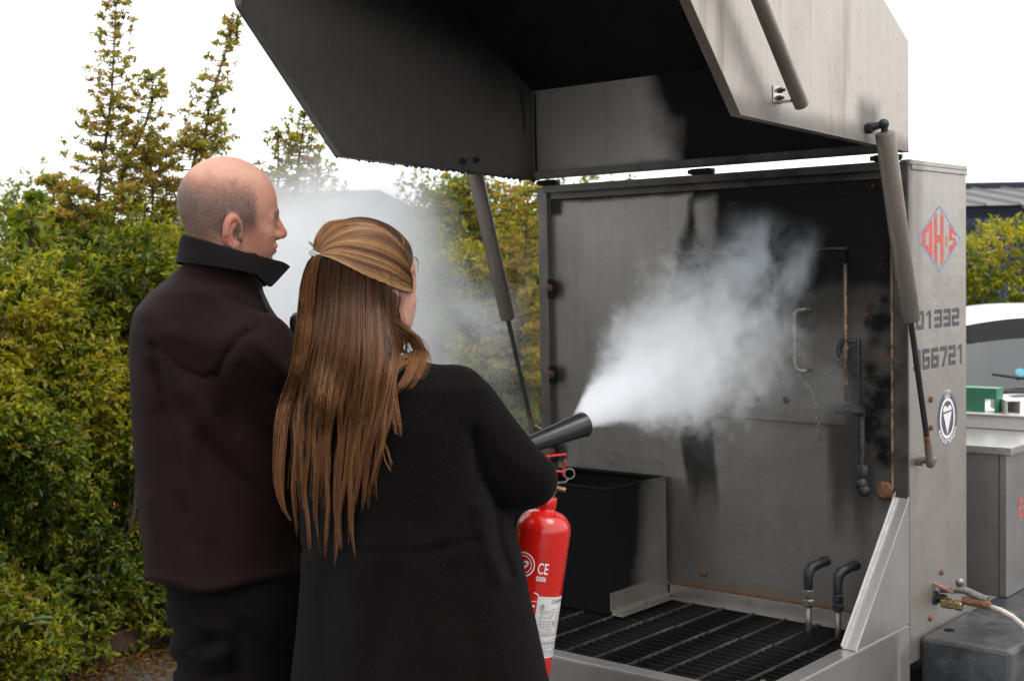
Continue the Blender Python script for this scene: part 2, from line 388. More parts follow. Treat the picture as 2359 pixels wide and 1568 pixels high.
# ---- burn bin bolted in the corner
b0, b1, v0, v1, z0, z1 = -.43, -.053, -.303, -.008, .578, .939
g = Geo()
g.box((b0, v0, z0), (b1, v0+.003, z1)); g.box((b1-.003, v0+.0032, z0), (b1, v1, z1)); g.box((b0, v0+.0032, z0), (b0+.003, v1, z1)); g.box((b0+.0032, v1-.003, z0), (b1-.0032, v1, z1)); g.box((b0+.0032, v0+.0032, z0+.05), (b1-.0032, v1-.0032, z0+.054))
bin_ = tp('burn_bin', g, M_BIN, bevel=.0008)
g = Geo(); q = .0036
g.box((b0+q, v0+q, z0+.056), (b1-q, v0+q+.001, z1-.002)); g.box((b0+q, v1-q-.001, z0+.056), (b1-q, v1-q, z1-.002)); g.box((b0+q, v0+q+.0012, z0+.056), (b0+q+.001, v1-q-.0012, z1-.002)); g.box((b1-q-.001, v0+q+.0012, z0+.056), (b1-q, v1-q-.0012, z1-.002)); tp('bin_lining', g, M_BLACK, bin_)
g = Geo(); t = .026
g.box((b0-.003, v0-.003, z1+.0005), (b1+.003, v0+t, z1+.005)); g.box((b0-.003, v1-t, z1+.0005), (b1+.003, v1, z1+.005)); g.box((b1-t, v0+t+.0004, z1+.0005), (b1+.003, v1-t-.0004, z1+.005)); g.box((b0-.003, v0+t+.0004, z1+.0005), (b0+t, v1-t-.0004, z1+.005))
tp('bin_rim', g, M_BIN, bin_, bevel=.001)
g = Geo(); g.box((b1+.0005, v0-.002, .592), (b1+.0035, -.012, .642)); g.box((b1+.0036, v0-.002, .5785), (b1+.045, -.034, .582)); g.prism([(b1+.0005, .592), (b1+.0035, .592), (b1+.018, .5822), (b1+.012, .5822)], 1, v0-.002, -.012)
tp('bin_skirt', g, M_LEDGE, bin_, bevel=.0008)
tp('skirt_bolt', Geo().lathe([(.009,0),(.009,.006),(.005,.0062),(.005,.022)], (b1+.028, -.15, .582), (0,0,1), 6), M_FITCLEAN, bin_)
# ---- access hatch with handle and drilled holes
hatch = tp('hatch_plate', Geo().box((-.01, -.004, 1.135), (.54, .0095, 1.619)), M_PANEL, bevel=.002)
g = Geo(); g.box((-.012, -.010, 1.6195), (.542, .0095, 1.626)); tp('hatch_lip', g, M_DARK, hatch)
for u_ in (.267, .357): tp('vent_hole', Geo().lathe([(.010, 0), (.010, .0015)], (u_, -.0048, 1.196), (0, -1, 0), 16), M_BLACK, hatch)
hp = [(.436, -.004, 1.452), (.430, -.036, 1.456), (.418, -.042, 1.455), (.408, -.044, 1.445), (.406, -.044, 1.42), (.406, -.044, 1.31), (.408, -.044, 1.294), (.418, -.042, 1.285), (.430, -.036, 1.284), (.436, -.004, 1.288)]
tp('hatch_handle', Geo().tube(hp, .0062, 10), M_FITCLEAN, hatch, smooth=True)
def chain(name, pts, parent, n):
    pts = [np.array(p, float) for p in pts]; g = Geo()
    seg = np.cumsum([0]+[np.linalg.norm(b-a) for a, b in zip(pts, pts[1:])])
    P = lambda s_: np.array([np.interp(s_, seg, [p[k] for p in pts]) for k in range(3)])
    for i in range(n):
        a, b = P(seg[-1]*i/n), P(seg[-1]*(i+1)/n); c = (a+b)/2; t = (b-a); l = np.linalg.norm(t)*.72; t /= np.linalg.norm(t)
        s_ = np.cross(t, [0,1,0]); s_ /= np.linalg.norm(s_)
        if i % 2: s_ = np.cross(t, s_)
        g.tube([c + t*l*math.cos(q) + s_*.0045*math.sin(q) for q in np.linspace(0, 2*math.pi, 9)[:-1]], .0016, 5, closed=True)
    return tp(name, g, M_FITCLEAN, parent, smooth=True)
chain('chain', [(.412,-.043,1.284),(.425,-.04,1.26),(.447,-.03,1.235),(.462,-.03,1.19),(.470,-.03,1.115)], hatch, 14)
chain('chain', [(.447,-.03,1.235),(.485,-.03,1.262),(.53,-.035,1.30),(.566,-.04,1.352)], hatch, 12)
tp('chain_hook', Geo().tube([(.470,-.03,1.115),(.474,-.032,1.10),(.480,-.032,1.088),(.484,-.032,1.096),(.480,-.032,1.106)], .003, 6), M_RUSTPALE, hatch)
# ---- pilot pipework on the right of the panel
g = Geo().tube([(.556,-.035,1.58),(.556,-.035,1.19)], .005, 8); pil = tp('pilot_pipe', g, M_RUSTPALE, smooth=True)
g = Geo().tube([(.530,-.04,1.18),(.600,-.04,1.18),(.604,-.04,1.165),(.604,-.04,1.03)], .0085, 10)
g.lathe([(.012,-.01),(.012,.01)], (.556,-.038,1.185), (0,0,1), 6); g.lathe([(.013,-.012),(.013,.012)], (.600,-.04,1.178), (1,0,0), 8)
g.lathe([(.014,0),(.017,.006),(.017,.03),(.013,.036)], (.604,-.04,1.0), (0,0,1), 6); g.sphere((.606,-.045,.985), .018, 12, 8); g.sphere((.616,-.05,.968), .017, 12, 8)
tp('pipe_run', g, M_FIT, pil, smooth='auto')
g = Geo().tube([(.585,-.02,1.37),(.55,-.035,1.372),(.536,-.035,1.350),(.542,-.035,1.325)], .008, 8); g.box((.565,-.03,1.20),(.592,-.012,1.375)); tp('pipe_bracket', g, M_FIT, pil, smooth='auto', bevel=.004)
tp('rusty_disc', Geo().lathe([(.02,0),(.026,.006),(.02,.014),(.008,.016)], (.652,.004,.966), (0,-1,0), 14), M_RUST, smooth='auto')
tp('rusty_bolt', Geo().lathe([(.011,0),(.012,.006),(.006,.012)], (.068,.0095,.662), (0,-1,0), 7), M_RUST)
def elbow(u, vb, zt):
    p = [(u, -.12, .55), (u, -.12, zt-.03), (u+.001, -.117, zt-.012), (u+.004, -.106, zt), (u+.012, -.08, zt+.004), (u+.018, -.05, zt+.006)]
    e = tp('elbow_pipe', Geo().tube([(u,-.12,.54),(u,-.12,.655)], .0085, 10), M_FITCLEAN, smooth=True)
    tp('union_nut', Geo().lathe([(.013,0),(.017,.003),(.017,.016),(.0135,.019),(.0135,.026),(.016,.028),(.016,.042),(.012,.045)], (u,-.12,.648), (0,0,1), 6), M_FITCLEAN if vb else M_FIT, e)
    tp('elbow', Geo().tube([(u,-.12,.69),(u,-.12,.725),(u+.001,-.117,.742),(u+.004,-.106,.752),(u+.010,-.088,.757),(u+.018,-.060,.762)], [.0115,.013,.0145,.0145,.0135,.012], 12).lathe([(.0145,0),(.0145,.014)], (u+.018,-.064,.762), (.28,.95,.1), 10), M_FIT, e, smooth='auto')
elbow(.483, 1, .755); elbow(.571, 0, .755)
# ---- bolts with plates on the left post
for i, z in enumerate((1.518, 1.239, .985)):
    p_ = tp('catch_plate', Geo().prism([(-.497, z-.03), (-.470, z-.03), (-.463, z-.018), (-.463, z+.02), (-.470, z+.03), (-.497, z+.03)], 1, -.016, -.0125), M_BLACK, bevel=.001)
    tp('catch_bolt', Geo().lathe([(.013,0),(.013,.008),(.007,.0085),(.007,.018)], (-.485, -.0165, z+.002), (0,-1,0), 6), M_RUST, p_)
# ---- hinges
for u in (-.490, .089, .665):
    h_ = tp('hinge', Geo().box((u-.032, -.022, 1.8505), (u+.032, .012, 1.868)), M_BLACK, bevel=.002)
    tp('hinge_pin', Geo().lathe([(.007,0),(.007,.088)], (u-.044, -.012, 1.860), (1,0,0), 8), M_FIT, h_)

# ---- hood
lid = tag(empty('hood', parent=trailer))
A, B, Cc, D, Gp, F_, E_ = (-.872,1.904), (-.010,1.872), (-.010,2.159), (-.157,2.247), (-.92,2.70), (-1.26,2.62), (-1.199,2.268)
prof = [A, B, Cc, D, Gp, F_, E_]
LU, RU = -.547, .727
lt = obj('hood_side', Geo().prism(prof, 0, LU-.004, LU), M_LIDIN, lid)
rt = obj('hood_side', Geo().prism(prof, 0, RU-.004, RU), M_OUTLID, lid)
def edge_flange(p, q, u0, u1, th=.003, n_in=1):
    p, q = np.array(p), np.array(q); d_ = (q-p)/np.linalg.norm(q-p); n_ = np.array([-d_[1], d_[0]])*n_in
    return [tuple(p), tuple(q), tuple(q - n_*th), tuple(p - n_*th)], u0, u1
g = Geo()
for (p, q) in ((A, B), (E_, A), (F_, E_)):
    pl, u0, u1 = edge_flange(p, q, LU-.006, LU+.022); g.prism(pl, 0, u0, u1)
obj('edge_flange', g, M_DARK, lt, bevel=.0012)
g = Geo()
for (p, q) in ((A, B), (E_, A), (F_, E_)):
    pl, u0, u1 = edge_flange(p, q, RU-.022, RU+.003); g.prism(pl, 0, u0, u1)
obj('edge_flange', g, M_STRUT, rt, bevel=.0012)
obj('hood_back', Geo().box((LU+.0004, -.014, 1.872), (RU-.0044, -.010, 2.1585)), M_STRIP, lid)
g = Geo().box((LU+.023, -.040, 1.8725), (RU-.023, -.0145, 1.8755)).box((LU+.023, -.040, 1.8758), (RU-.023, -.037, 1.895))
obj('hinge_ledge', g, M_DARK, lid, bevel=.001)
def slabp(p, q, th=.004):
    p, q = np.array(p), np.array(q); d_ = (q-p)/np.linalg.norm(q-p); n_ = np.array([-d_[1], d_[0]])
    return [tuple(p), tuple(q), tuple(q-n_*th), tuple(p-n_*th)]
g = Geo()
for p, q in ((Cc, D), (D, Gp), (Gp, F_)): g.prism(slabp(p, q, -.004), 0, LU+.0006, RU-.0046)
obj('hood_top', g, M_BLACK, lid)
tg = Geo().tube([(LU+.012, -.013-.002, z) for z in (1.90, 2.15)], .004, 6); obj('corner_weld', tg, M_BLACK, lid)
# grab rail on the outer side
r0, r1 = np.array([.777, -.690, 1.932]), np.array([.777, -1.04, 2.325])
rail = obj('grab_rail', Geo().tube([r0, r1], .0165, 14), M_STRUT, lid, smooth='auto')
for s_ in (.03, .92):
    c = r0 + (r1-r0)*s_
    br = obj('rail_bracket', Geo().box((.7275, c[1]-.028, c[2]-.004), (.767, c[1]+.004, c[2])).box((.7273, c[1]-.030, c[2]-.0042), (.7305, c[1]+.010, c[2]+.034)), M_CHROME, rail, bevel=.0015)
    for dz in (.004, .022): obj('bracket_bolt', Geo().lathe([(.0065,0),(.0065,.006),(.0035,.0065),(.0035,.013)], (.7305, c[1]-.010+dz*.3, c[2]+dz+.003), (1,0,0), 6), M_FIT, lid)
# bolts through the left side
for v in (-.36, -.30): obj('through_bolt', Geo().lathe([(.010,0),(.010,.006),(.006,.0065),(.006,.016)], (LU, v, 1.915+(v+.36)*.12), (1,0,0), 6), M_FIT, lt)
# tar drips along the lower left edge
g = Geo()
for i in range(64):
    t = i/63; v = A[0]+(B[0]-A[0])*t; z = A[1]+(B[1]-A[1])*t-.0025; r = random.uniform(.0025, .006)
    g.sphere((LU+.004+random.uniform(-.004,.004), v, z), r, 7, 4, (1, 1.2, random.uniform(.8, 1.5)))
tag(obj('tar_drips', g, M_BLACK, lt), kind='stuff')

# ---- gas struts
def strut(u, side_sign, top, mid, bot, stud_top, stud_bot):
    top, mid, bot = map(np.array, (top, mid, bot)); d_ = (mid-top)/np.linalg.norm(mid-top)
    r = tag(empty('gas_strut', parent=trailer))
    L1 = np.linalg.norm(mid-top)
    obj('strut_cylinder', Geo().lathe([(.012,-.004),(.0235,0),(.0245,.004),(.0245,L1-.012),(.022,L1-.002),(.012,L1)], top, d_, 20), M_STRUT, r, smooth='auto')
    L2 = np.linalg.norm(bot-mid)
    obj('strut_rod', Geo().lathe([(.0078,-.01),(.0078,L2-.07)], mid, d_, 12), M_ROD, r, smooth='auto')
    obj('rod_collar', Geo().lathe([(.009,0),(.009,.03)], mid+d_*(L2-.075), d_, 10), M_RUST, r)
    g = Geo().lathe([(.010,0),(.011,.035),(.0135,.045),(.012,.058),(.004,.064)], mid+d_*(L2-.046), d_, 12); g.sphere(bot, .0135, 10, 7)
    g.tube([stud_bot, bot], [.011, .0075], 8); g.lathe([(.013,0),(.013,.016)], stud_bot, (side_sign,0,0), 6)
    obj('ball_joint', g, M_STRUT, r, smooth='auto')
    t2 = top - d_*.022
    g = Geo().tube([top, t2], .009, 8); g.sphere(t2, .0135, 10, 7); g.tube([stud_top, t2], [.011, .008], 8); g.lathe([(.0135,0),(.0135,.016)], stud_top, (side_sign,0,0), 6)
    obj('ball_joint', g, M_FIT, r, smooth='auto')
    return r
strut(.765, 1, (.768,-.244,1.902), (.768,-.094,1.428), (.768,.036,1.053), (.728,-.262,1.915), (.7228,.045,1.046))
strut(-.60, -1, (-.60,-.244,1.902), (-.60,-.094,1.420), (-.60,.036,1.05), (LU-.005,-.262,1.915), (UL-.0005,.045,1.046))

# ---- pieces on the outer side panel: bolts, gas valve
for z in (1.204, 1.126): tp('panel_bolt', Geo().lathe([(.0085,0),(.008,.006),(.004,.0075)], (.7225, .135, z), (1,0,0), 8), M_RUST)
valve = tp('gas_valve', Geo().lathe([(.020,0),(.020,.006),(.013,.008),(.013,.03)], (.7228,.166,.648), (1,0,0), 10), M_FIT, smooth='auto')
g = Geo().lathe([(.012,.02),(.015,.022),(.015,.05),(.012,.052),(.012,.058),(.015,.06),(.015,.076),(.012,.08)], (.7228,.160,.640), (1,0,-.04), 6); tp('brass_union', g, M_BRASS, valve)
g = Geo().tube([(.735,.172,.672),(.80,.172,.680),(.865,.172,.660)], [.010,.0115,.0115], 10); g.sphere((.790,.172,.699), .0125, 12, 8); g.tube([(.79,.172,.68),(.79,.172,.70)], .008, 8); tp('valve_body', g, M_FITCLEAN, valve, smooth='auto')
tp('valve_lever', Geo().obox((.748,.160,.680), (.030,0,-.010), (0,.008,0), (.0012,0,.003)), plain('faded_red', (.26,.11,.10), .7, 0, .4, 90), valve, bevel=.001)
tp('hose_union', Geo().lathe([(.010,0),(.012,.002),(.012,.075),(.009,.078)], (.80,.166,.652), (1,0,-.06), 8), M_RUST, valve, smooth='auto')
hp = [(.878,.166,.645),(.905,.166,.640),(.935,.168,.627),(.962,.17,.607),(.985,.172,.58),(1.0,.175,.54),(1.005,.18,.45),(.99,.2,.36)]
tp('gas_hose', Geo().tube(hp, .0075, 10), plain('hose_rubber', (.55,.47,.42), .45), valve, smooth=True)
for y_, z_ in ((.128,.598),(.205,.712)): tp('plate_bolt', Geo().lathe([(.008,0),(.008,.006),(.004,.007)], (.7228, y_, z_), (1,0,0), 7), M_RUST, valve)

# ---- mudguard, wheel, chassis, drawbar legs
mud = tp('mudguard', Geo().box((.7265,.055,.30), (.972,1.75,.564)), M_MUD, bevel=.012)
tp('mudguard_hole', Geo().lathe([(.014,0),(.014,.0015)], (.765,.16,.5641), (0,0,1), 14), M_BLACK, mud)
whl = empty('wheel', parent=trailer)
obj('tyre', Geo().lathe([(.20,0),(.275,.02),(.29,.05),(.29,.12),(.275,.15),(.20,.17)], (.765,.95,.29), (1,0,0), 40), plain('tyre_rubber', (.02,.02,.02), .8), whl, smooth='auto')
obj('rim', Geo().lathe([(.20,.02),(.19,.06),(.06,.09),(.06,.15),(.19,.152),(.20,.165)], (.765,.95,.29), (1,0,0), 32), M_FITCLEAN, whl, smooth='auto')
whl2 = empty('wheel', parent=trailer)
obj('tyre', Geo().lathe([(.20,0),(.275,.02),(.29,.05),(.29,.12),(.275,.15),(.20,.17)], (-.76,.95,.29), (1,0,0), 40), bpy.data.materials['tyre_rubber'], whl2, smooth='auto')
g = Geo().box((-.45,-.5,.34),(-.39,2.0,.40)).box((.56,-.5,.34),(.62,2.0,.40)).box((-.389,.9,.34),(.559,.98,.40)).box((-.389,-.3,.34),(.559,-.24,.40)); tp('chassis', g, M_FIT)
for u in (-.42, .59): tp('jack_leg', Geo().box((u-.025,-.45,.02),(u+.025,-.40,.339)).box((u-.07,-.50,.0),(u+.07,-.35,.02)), M_FIT)
# ---- storage locker behind, with its folded lid
lk = tp('locker', Geo().box((-.30,.60,.565), (.765,1.35,1.018)), steel('steel_locker', (.36,.355,.345), rough=.42, stain=.3, soot=lambda g,u,v,z,n1,n2,n3: g.ss(.78,.60,u)*.18+n1*.1), bevel=.003)
tp('locker_seam', Geo().box((.7405,.5975,.57), (.7425,.5995,1.012)), M_FIT, lk)
g = Geo().box((-.315,.585,1.0185),(.782,1.365,1.022)).box((-.315,.585,1.0),(.782,.588,1.0183)).box((.779,.5882,1.0),(.782,1.365,1.0183)); tp('locker_lid', g, M_FIN, lk, bevel=.001)

# ================================================================== grates lying in the tray
def grate(va, vb, u0, lab):
    r = tag(empty('steel_grate', tuple(T0), -YAW), lab, 'grate', 'steel grates lying in the trailer tray')
    me = None; u1 = u0+.103*11
    n = int((vb-va)/.0315)
    for i in range(n+1):
        v = va + (vb-va)*i/n
        if me is None: me = Geo().box((u0-.002, -.0016, .547), (min(u1, .662), .0016, .5735)).mesh('bearing_bar'); me.materials.append(M_GRATE)
        o = bpy.data.objects.new('bearing_bar', me); COL.objects.link(o); o.parent = r; o.location = (0, v, random.uniform(-.0015, .001)); o.rotation_euler = (0, random.uniform(-.001,.001), random.uniform(-.002,.002))
    me2 = Geo().box((-.0022, va-.004, .5705), (.0022, vb+.004, .5762)).mesh('cross_rod'); me2.materials.append(M_GRATE2)
    k = 0
    while u0+.103*k < .665:
        o = bpy.data.objects.new('cross_rod', me2); COL.objects.link(o); o.parent = r; o.location = (u0+.103*k, 0, random.uniform(-.001,.001)); k += 1
    return r
grate(-.742, -.292, -.463, 'blackened steel bar grate along the front rim of the tray')
grate(-.278, -.034, -.460, 'blackened steel bar grate against the back panel, under the pipes and bin')
g = Geo()
for i in range(46):
    u_, v_ = .66-abs(random.gauss(0, .05)), -.70+abs(random.gauss(0,.05)); r = random.uniform(.004,.012)
    o = len(g.v); g.sphere((u_, v_, .578), r, 6, 4, (1, random.uniform(.6,1.4), .5))
    for q in range(o, len(g.v)): g.v[q] = tuple(np.array(g.v[q]) + [random.uniform(-.002,.002) for _ in range(3)])
ash = obj('ash', g, plain('ash', (.14,.135,.13), .9, 0, .6, 60)); ash.location = tuple(T0); ash.rotation_euler = (0,0,-YAW); tag(ash, 'small heap of grey ash in the front corner of the tray', None, None, 'stuff')

# ================================================================== lettering on the steel
def flat_text(name, s, mat, parent, u, v0, v1, z0, z1, bold=.02, warp=None, t=.0006):
    """lettering on the plane u, from v0 to v1 across and z0 to z1 up"""
    V_, F = text_mesh(s, 1.0, bold)
    lo, hi = V_[:, :2].min(0), V_[:, :2].max(0); q = (V_[:, :2]-lo)/(hi-lo)
    vs = [(u+t, v0+(v1-v0)*a, z0+(z1-z0)*b) for a, b in q]
    if warp: vs = [warp(p) for p in vs]
    return tp(name, Geo().add(vs, F), mat, parent)
M_GREYINK = plain('grey_ink', (.068,.068,.076), .6, 0, .5, 80)
M_REDINK = plain('faded_red_ink', (.55,.10,.085), .6, 0, .25, 60)
M_BLUEINK = plain('blue_ink', (.12,.20,.42), .6, 0, .3, 60)
M_NAVYINK = plain('slate_ink', (.085,.085,.12), .5, 0, .2, 60)
M_WHITEINK = plain('white_ink', (.78,.77,.75), .5, 0, .06, 60)
sg = .7226
def block_digits(s, v0, v1, z0, z1, name):
    """square-cornered numerals of even stroke"""
    seg = {'0':'abcdef','1':'1','2':'abged','3':'abgcd','6':'afgedc','7':'abc','d':''}
    n = len(s); w_ = (v1-v0)/n; W = w_*.87; H = z1-z0; st = H*.23; stv = W*.30; g = Geo(); c = .004
    for i, ch in enumerate(s):
        x = v0 + i*w_ + (w_-W)/2
        R = {'a':(0,H-st,W,H),'d':(0,0,W,st),'g':(0,H/2-st/2,W,H/2+st/2),'f':(0,H/2-st/2,stv,H),'b':(W-stv,H/2-st/2,W,H),'e':(0,0,stv,H/2+st/2),'c':(W-stv,0,W,H/2+st/2)}
        if ch == '1':
            poly = [(W*.42,0),(W*.42+stv,0),(W*.42+stv,H),(W*.42,H),(W*.12,H*.82),(W*.12,H*.66),(W*.42,H*.80)]
            polys = [poly]
        elif ch == '7':
            polys = [[(0,H-st),(0,H),(W,H),(W,H-st)], [(W*.22,0),(W*.22+stv*1.1,0),(W,H-st),(W-stv*1.1,H-st)]]
        else:
            # one stroke per bar, clipped so that bars butt and never overlap
            polys = []
            on = seg[ch]
            for k in on:
                x0, y0, x1, y1 = R[k]
                if k in 'fb': y1 = H-st if 'a' in on else y1; y0 = H/2+st/2 if 'g' in on else H/2
                if k in 'ec': y0 = st if 'd' in on else y0; y1 = H/2-st/2 if 'g' in on else H/2
                p = [(x0,y0),(x1,y0),(x1,y1),(x0,y1)]
                if k == 'a': p = [(x0,y0),(x1,y0),(x1,y1-c),(x1-c,y1),(x0+c,y1),(x0,y1-c)]
                if k == 'd': p = [(x0+c,y0),(x1-c,y0),(x1,y0+c),(x1,y1),(x0,y1),(x0,y0+c)]
                polys.append(p)
        g = Geo()
        for p in polys: g.add([(sg, x+a, z0+b) for a, b in p], [tuple(range(len(p)))])
        tp(name, g, M_GREYINK, side)
block_digits('01332', .038, .345, 1.398, 1.449, 'numeral')
block_digits('366721', .018, .378, 1.288, 1.345, 'numeral')
# diamond badge with letters filling it
dc, dh, dw = (.200, 1.644), .092, .150
def ring(poly_o, poly_i): 
    n = len(poly_o); return [(sg, *p) for p in poly_o+poly_i], [(i, (i+1)%n, (i+1)%n+n, i+n) for i in range(n)]
dia = lambda k: [(dc[0]+dw*k, dc[1]), (dc[0], dc[1]+dh*k), (dc[0]-dw*k, dc[1]), (dc[0], dc[1]-dh*k)]
badge = tp('diamond_badge', Geo().add(*ring(dia(1.0), dia(.945))), M_BLUEINK, side)
def in_diamond(strokes):
    """strokes: list of (x0,x1,y0,y1) with x from -1 to 1 across the diamond, y from -1 to 1 of the height there"""
    g = Geo()
    for x0, x1, y0, y1 in strokes:
        n = 6; top = []; bot = []
        for i in range(n+1):
            x = x0+(x1-x0)*i/n; hgt = (1-abs(x)*1.02)*.86
            top.append((sg, dc[0]+dw*x, dc[1]+dh*hgt*y1)); bot.append((sg, dc[0]+dw*x, dc[1]+dh*hgt*y0))
        g.add(bot+top, [(i, i+1, i+n+2, i+n+1) for i in range(n)])
    return g
letters = [(-.78,-.62,-.9,.9),(-.62,-.46,.50,1),(-.62,-.46,-1,-.50),(-.46,-.32,-1,1), (-.24,-.10,-1,1),(-.10,.06,-.13,.13),(.06,.20,-1,1),
           (.27,.31,-.3,.02),(.31,.37,.02,.2),(.31,.37,-.42,-.28),(.37,.41,-.3,.04),
           (.46,.78,.48,1),(.46,.58,.12,.48),(.46,.78,-.12,.12),(.66,.78,-.48,-.12),(.46,.78,-1,-.48)]
tp('badge_letters', in_diamond(letters), M_REDINK, badge)
# round registered badge with a heart and a ring of letters
bc = (.253, 1.141); Rv, Rz = .071, .074
def disc(rv, rz, n=40, c=bc): return [(c[0]+rv*math.cos(2*math.pi*i/n), c[1]+rz*math.sin(2*math.pi*i/n)) for i in range(n)]
def fill(polys, off): 
    g = Geo()
    for p in polys: g.add([(sg+off, *q) for q in p], [tuple(range(len(p)))])
    return g
sticker = tp('registered_badge', fill([disc(Rv, Rz)], 0), M_NAVYINK, side)
g = Geo(); o_, i_ = disc(.053,.058), disc(.044,.049); n = 40
g.add([(sg+.0006, *p) for p in o_+i_], [(i, (i+1)%n, (i+1)%n+n, i+n) for i in range(n)])
g.add([(sg+.0006, bc[0]-.020, bc[1]+.0595), (sg+.0006, bc[0]+.020, bc[1]+.0595), (sg+.0006, bc[0]+.020, bc[1]+.079), (sg+.0006, bc[0]-.020, bc[1]+.079)], [(0,1,2,3)])
heart = [(bc[0]+.030*x, bc[1]+.020+.016*y) for x, y in [(-1,-.1),(-.98,.5),(-.75,.95),(-.4,1.0),(-.12,.75),(0,.4),(.12,.75),(.4,1.0),(.75,.95),(.98,.5),(1,.1)]]
g.add([(sg+.0006, *p) for p in heart], [tuple(range(len(heart)))])
tri = [(bc[0]-.029, bc[1]+.013), (bc[0], bc[1]-.046), (bc[0]+.030, bc[1]+.017)]
g.add([(sg+.0006, *p) for p in tri], [(0,1,2)])
V_, Fq = text_mesh('REGISTERED', 1.0, .03, 1.12)
lo, hi = V_[:, :2].min(0), V_[:, :2].max(0)
q = (V_[:, :2]-lo)/(hi-lo); ang = np.radians(206 + q[:, 0]*128); rr = 1-.17*(1-q[:, 1])+ -.005
rr = .985 - .165*q[:, 1]
g.add([(sg+.0006, bc[0]+Rv*r*math.cos(a), bc[1]+Rz*r*math.sin(a)) for r, a in zip(rr, ang)], Fq)
tp('badge_print', g, M_WHITEINK, sticker)
flat_text('badge_letters', 'BSI', M_NAVYINK, sticker, sg, bc[0]-.017, bc[0]+.017, bc[1]+.062, bc[1]+.077, .02, None, .0011)
# red words running off along the locker
V_, Fq = text_mesh('EXT', 1.0, .012)
lo, hi = V_[:, :2].min(0), V_[:, :2].max(0); q = (V_[:, :2]-lo)/(hi-lo)
tp('painted_word', Geo().add([(.7656, .695+.19*a, .792+.058*b) for a, b in q], Fq), M_REDINK, lk)
V_, Fq = text_mesh('T', 1.0, .012); lo, hi = V_[:, :2].min(0), V_[:, :2].max(0); q = (V_[:, :2]-lo)/(hi-lo)
tp('painted_word', Geo().add([(.7656, .775+.05*a, .70+.058*b) for a, b in q], Fq), M_REDINK, lk)

# ================================================================== fire extinguisher
M_RED = material('red_gloss_paint', lambda g: {'Base Color': g.mix(g.noise(g.coord(), 6, 3), (.50, .008, .005), (.57, .012, .008)), 'Roughness': g.ss(.5, .8, g.noise(g.coord(), 40, 5, .7))*.35+.22, 'Coat Weight': .5, 'Coat Roughness': .1,
    'Normal': g.bump(g.noise(g.coord(), 30, 3), .0004)})
M_LABEL = plain('label_paper', (.60, .59, .575), .45, 0, .04, 60)
M_INK = plain('label_ink', (.06, .06, .065), .6)
M_GREYPRINT = plain('label_ink_grey', (.28, .28, .29), .6)
M_HORN = material('horn_plastic', lambda g: {'Base Color': (.016, .017, .018), 'Roughness': g.noise(g.coord(), 20, 3)*.2+.26, 'Normal': g.bump(g.noise(g.coord(), 60, 3), .0006)})
en = at(1262, 1150, 2.84); ea = at(1200, 1568, 2.84)-en; ea /= np.linalg.norm(ea)
ez = -ea; ey = np.array([-.05, 1.0, 0]); ey -= ez*(ey@ez); ey /= np.linalg.norm(ey); ex = np.cross(ey, ez)
ext = tag(empty('fire_extinguisher'), 'red carbon dioxide fire extinguisher with white label, held in front of the woman', 'fire extinguisher')
mw = Matrix.Identity(4)
for i in range(3): mw[i][0] = ex[i]; mw[i][1] = ey[i]; mw[i][2] = ez[i]; mw[i][3] = en[i]
ext.matrix_basis = mw
R_ = .0585
prof = [(.030,-.505),(.045,-.503),(.054,-.492),(R_,-.478)] + [(R_, -.478+k*.0516) for k in range(1, 8)]
for k in range(0, 11):
    a = math.pi/2*k/10
    prof.append((.0195+(R_-.0195)*math.cos(a), -.066+.043*math.sin(a)))
prof += [(.0185,-.019),(.0195,-.016),(.0195,.004),(.0185,.006)]
obj('cylinder', Geo().lathe(prof, n=48), M_RED, ext, smooth='auto', angle=30)
vb = obj('valve', Geo().lathe([(.0135,.0062),(.0135,.014),(.0165,.016),(.0165,.034),(.013,.038),(.013,.062),(.009,.066)], n=8).tube([(.0,0,.028),(.034,-.004,.026)], .006, 8).tube([(-.0,0,.05),(-.045,.0,.056)], .0085, 10), M_BRASS, ext, smooth='auto')
obj('safety_pin', Geo().tube([(.012,-.016,.040),(.030,-.014,.044),(.036,-.010,.052)], .0022, 6).tube([(.036+.011*math.cos(a), -.010, .062+.011*math.sin(a)) for a in np.linspace(0, 2*math.pi, 13)[:-1]], .0018, 6, closed=True), M_FITCLEAN, vb)
obj('operating_lever', Geo().obox((-.028,0,.088),(.052,0,.014),(0,.011,0),(-.001,0,.0022)), M_RED, vb, bevel=.002)
obj('carrying_handle', Geo().obox((-.030,0,.060),(.055,0,.004),(0,.0115,0),(0,0,.0022)).obox((.024,0,.072),(.0022,0,0),(0,.0115,0),(0,0,.018)), M_RED, vb, bevel=.002)
def wrap(pts, off=.0005):
    """(angle, height) pairs laid on the cylinder; angle 0 faces the viewer, positive to the right"""
    return [((R_+off)*math.sin(a), -(R_+off)*math.cos(a), h) for a, h in pts]
def wrap_text(s, a0, a1, h0, h1, bold=.01):
    V_, F = text_mesh(s, 1.0, bold); lo, hi = V_[:, :2].min(0), V_[:, :2].max(0); q = (V_[:, :2]-lo)/(hi-lo)
    return [(a0+(a1-a0)*x, h0+(h1-h0)*y) for x, y in q], F
def patch(g, a0, a1, h0, h1, off, n=14):
    v = wrap([(a0+(a1-a0)*i/n, h) for h in (h0, h1) for i in range(n+1)], off)
    g.add(v, [(i, i+1, i+n+2, i+n+1) for i in range(n)]); return g
lab = obj('label', patch(Geo(), .10, 1.75, -.326, -.196, .0006), M_LABEL, ext, smooth=True)
g = Geo(); rr = random.Random(5)
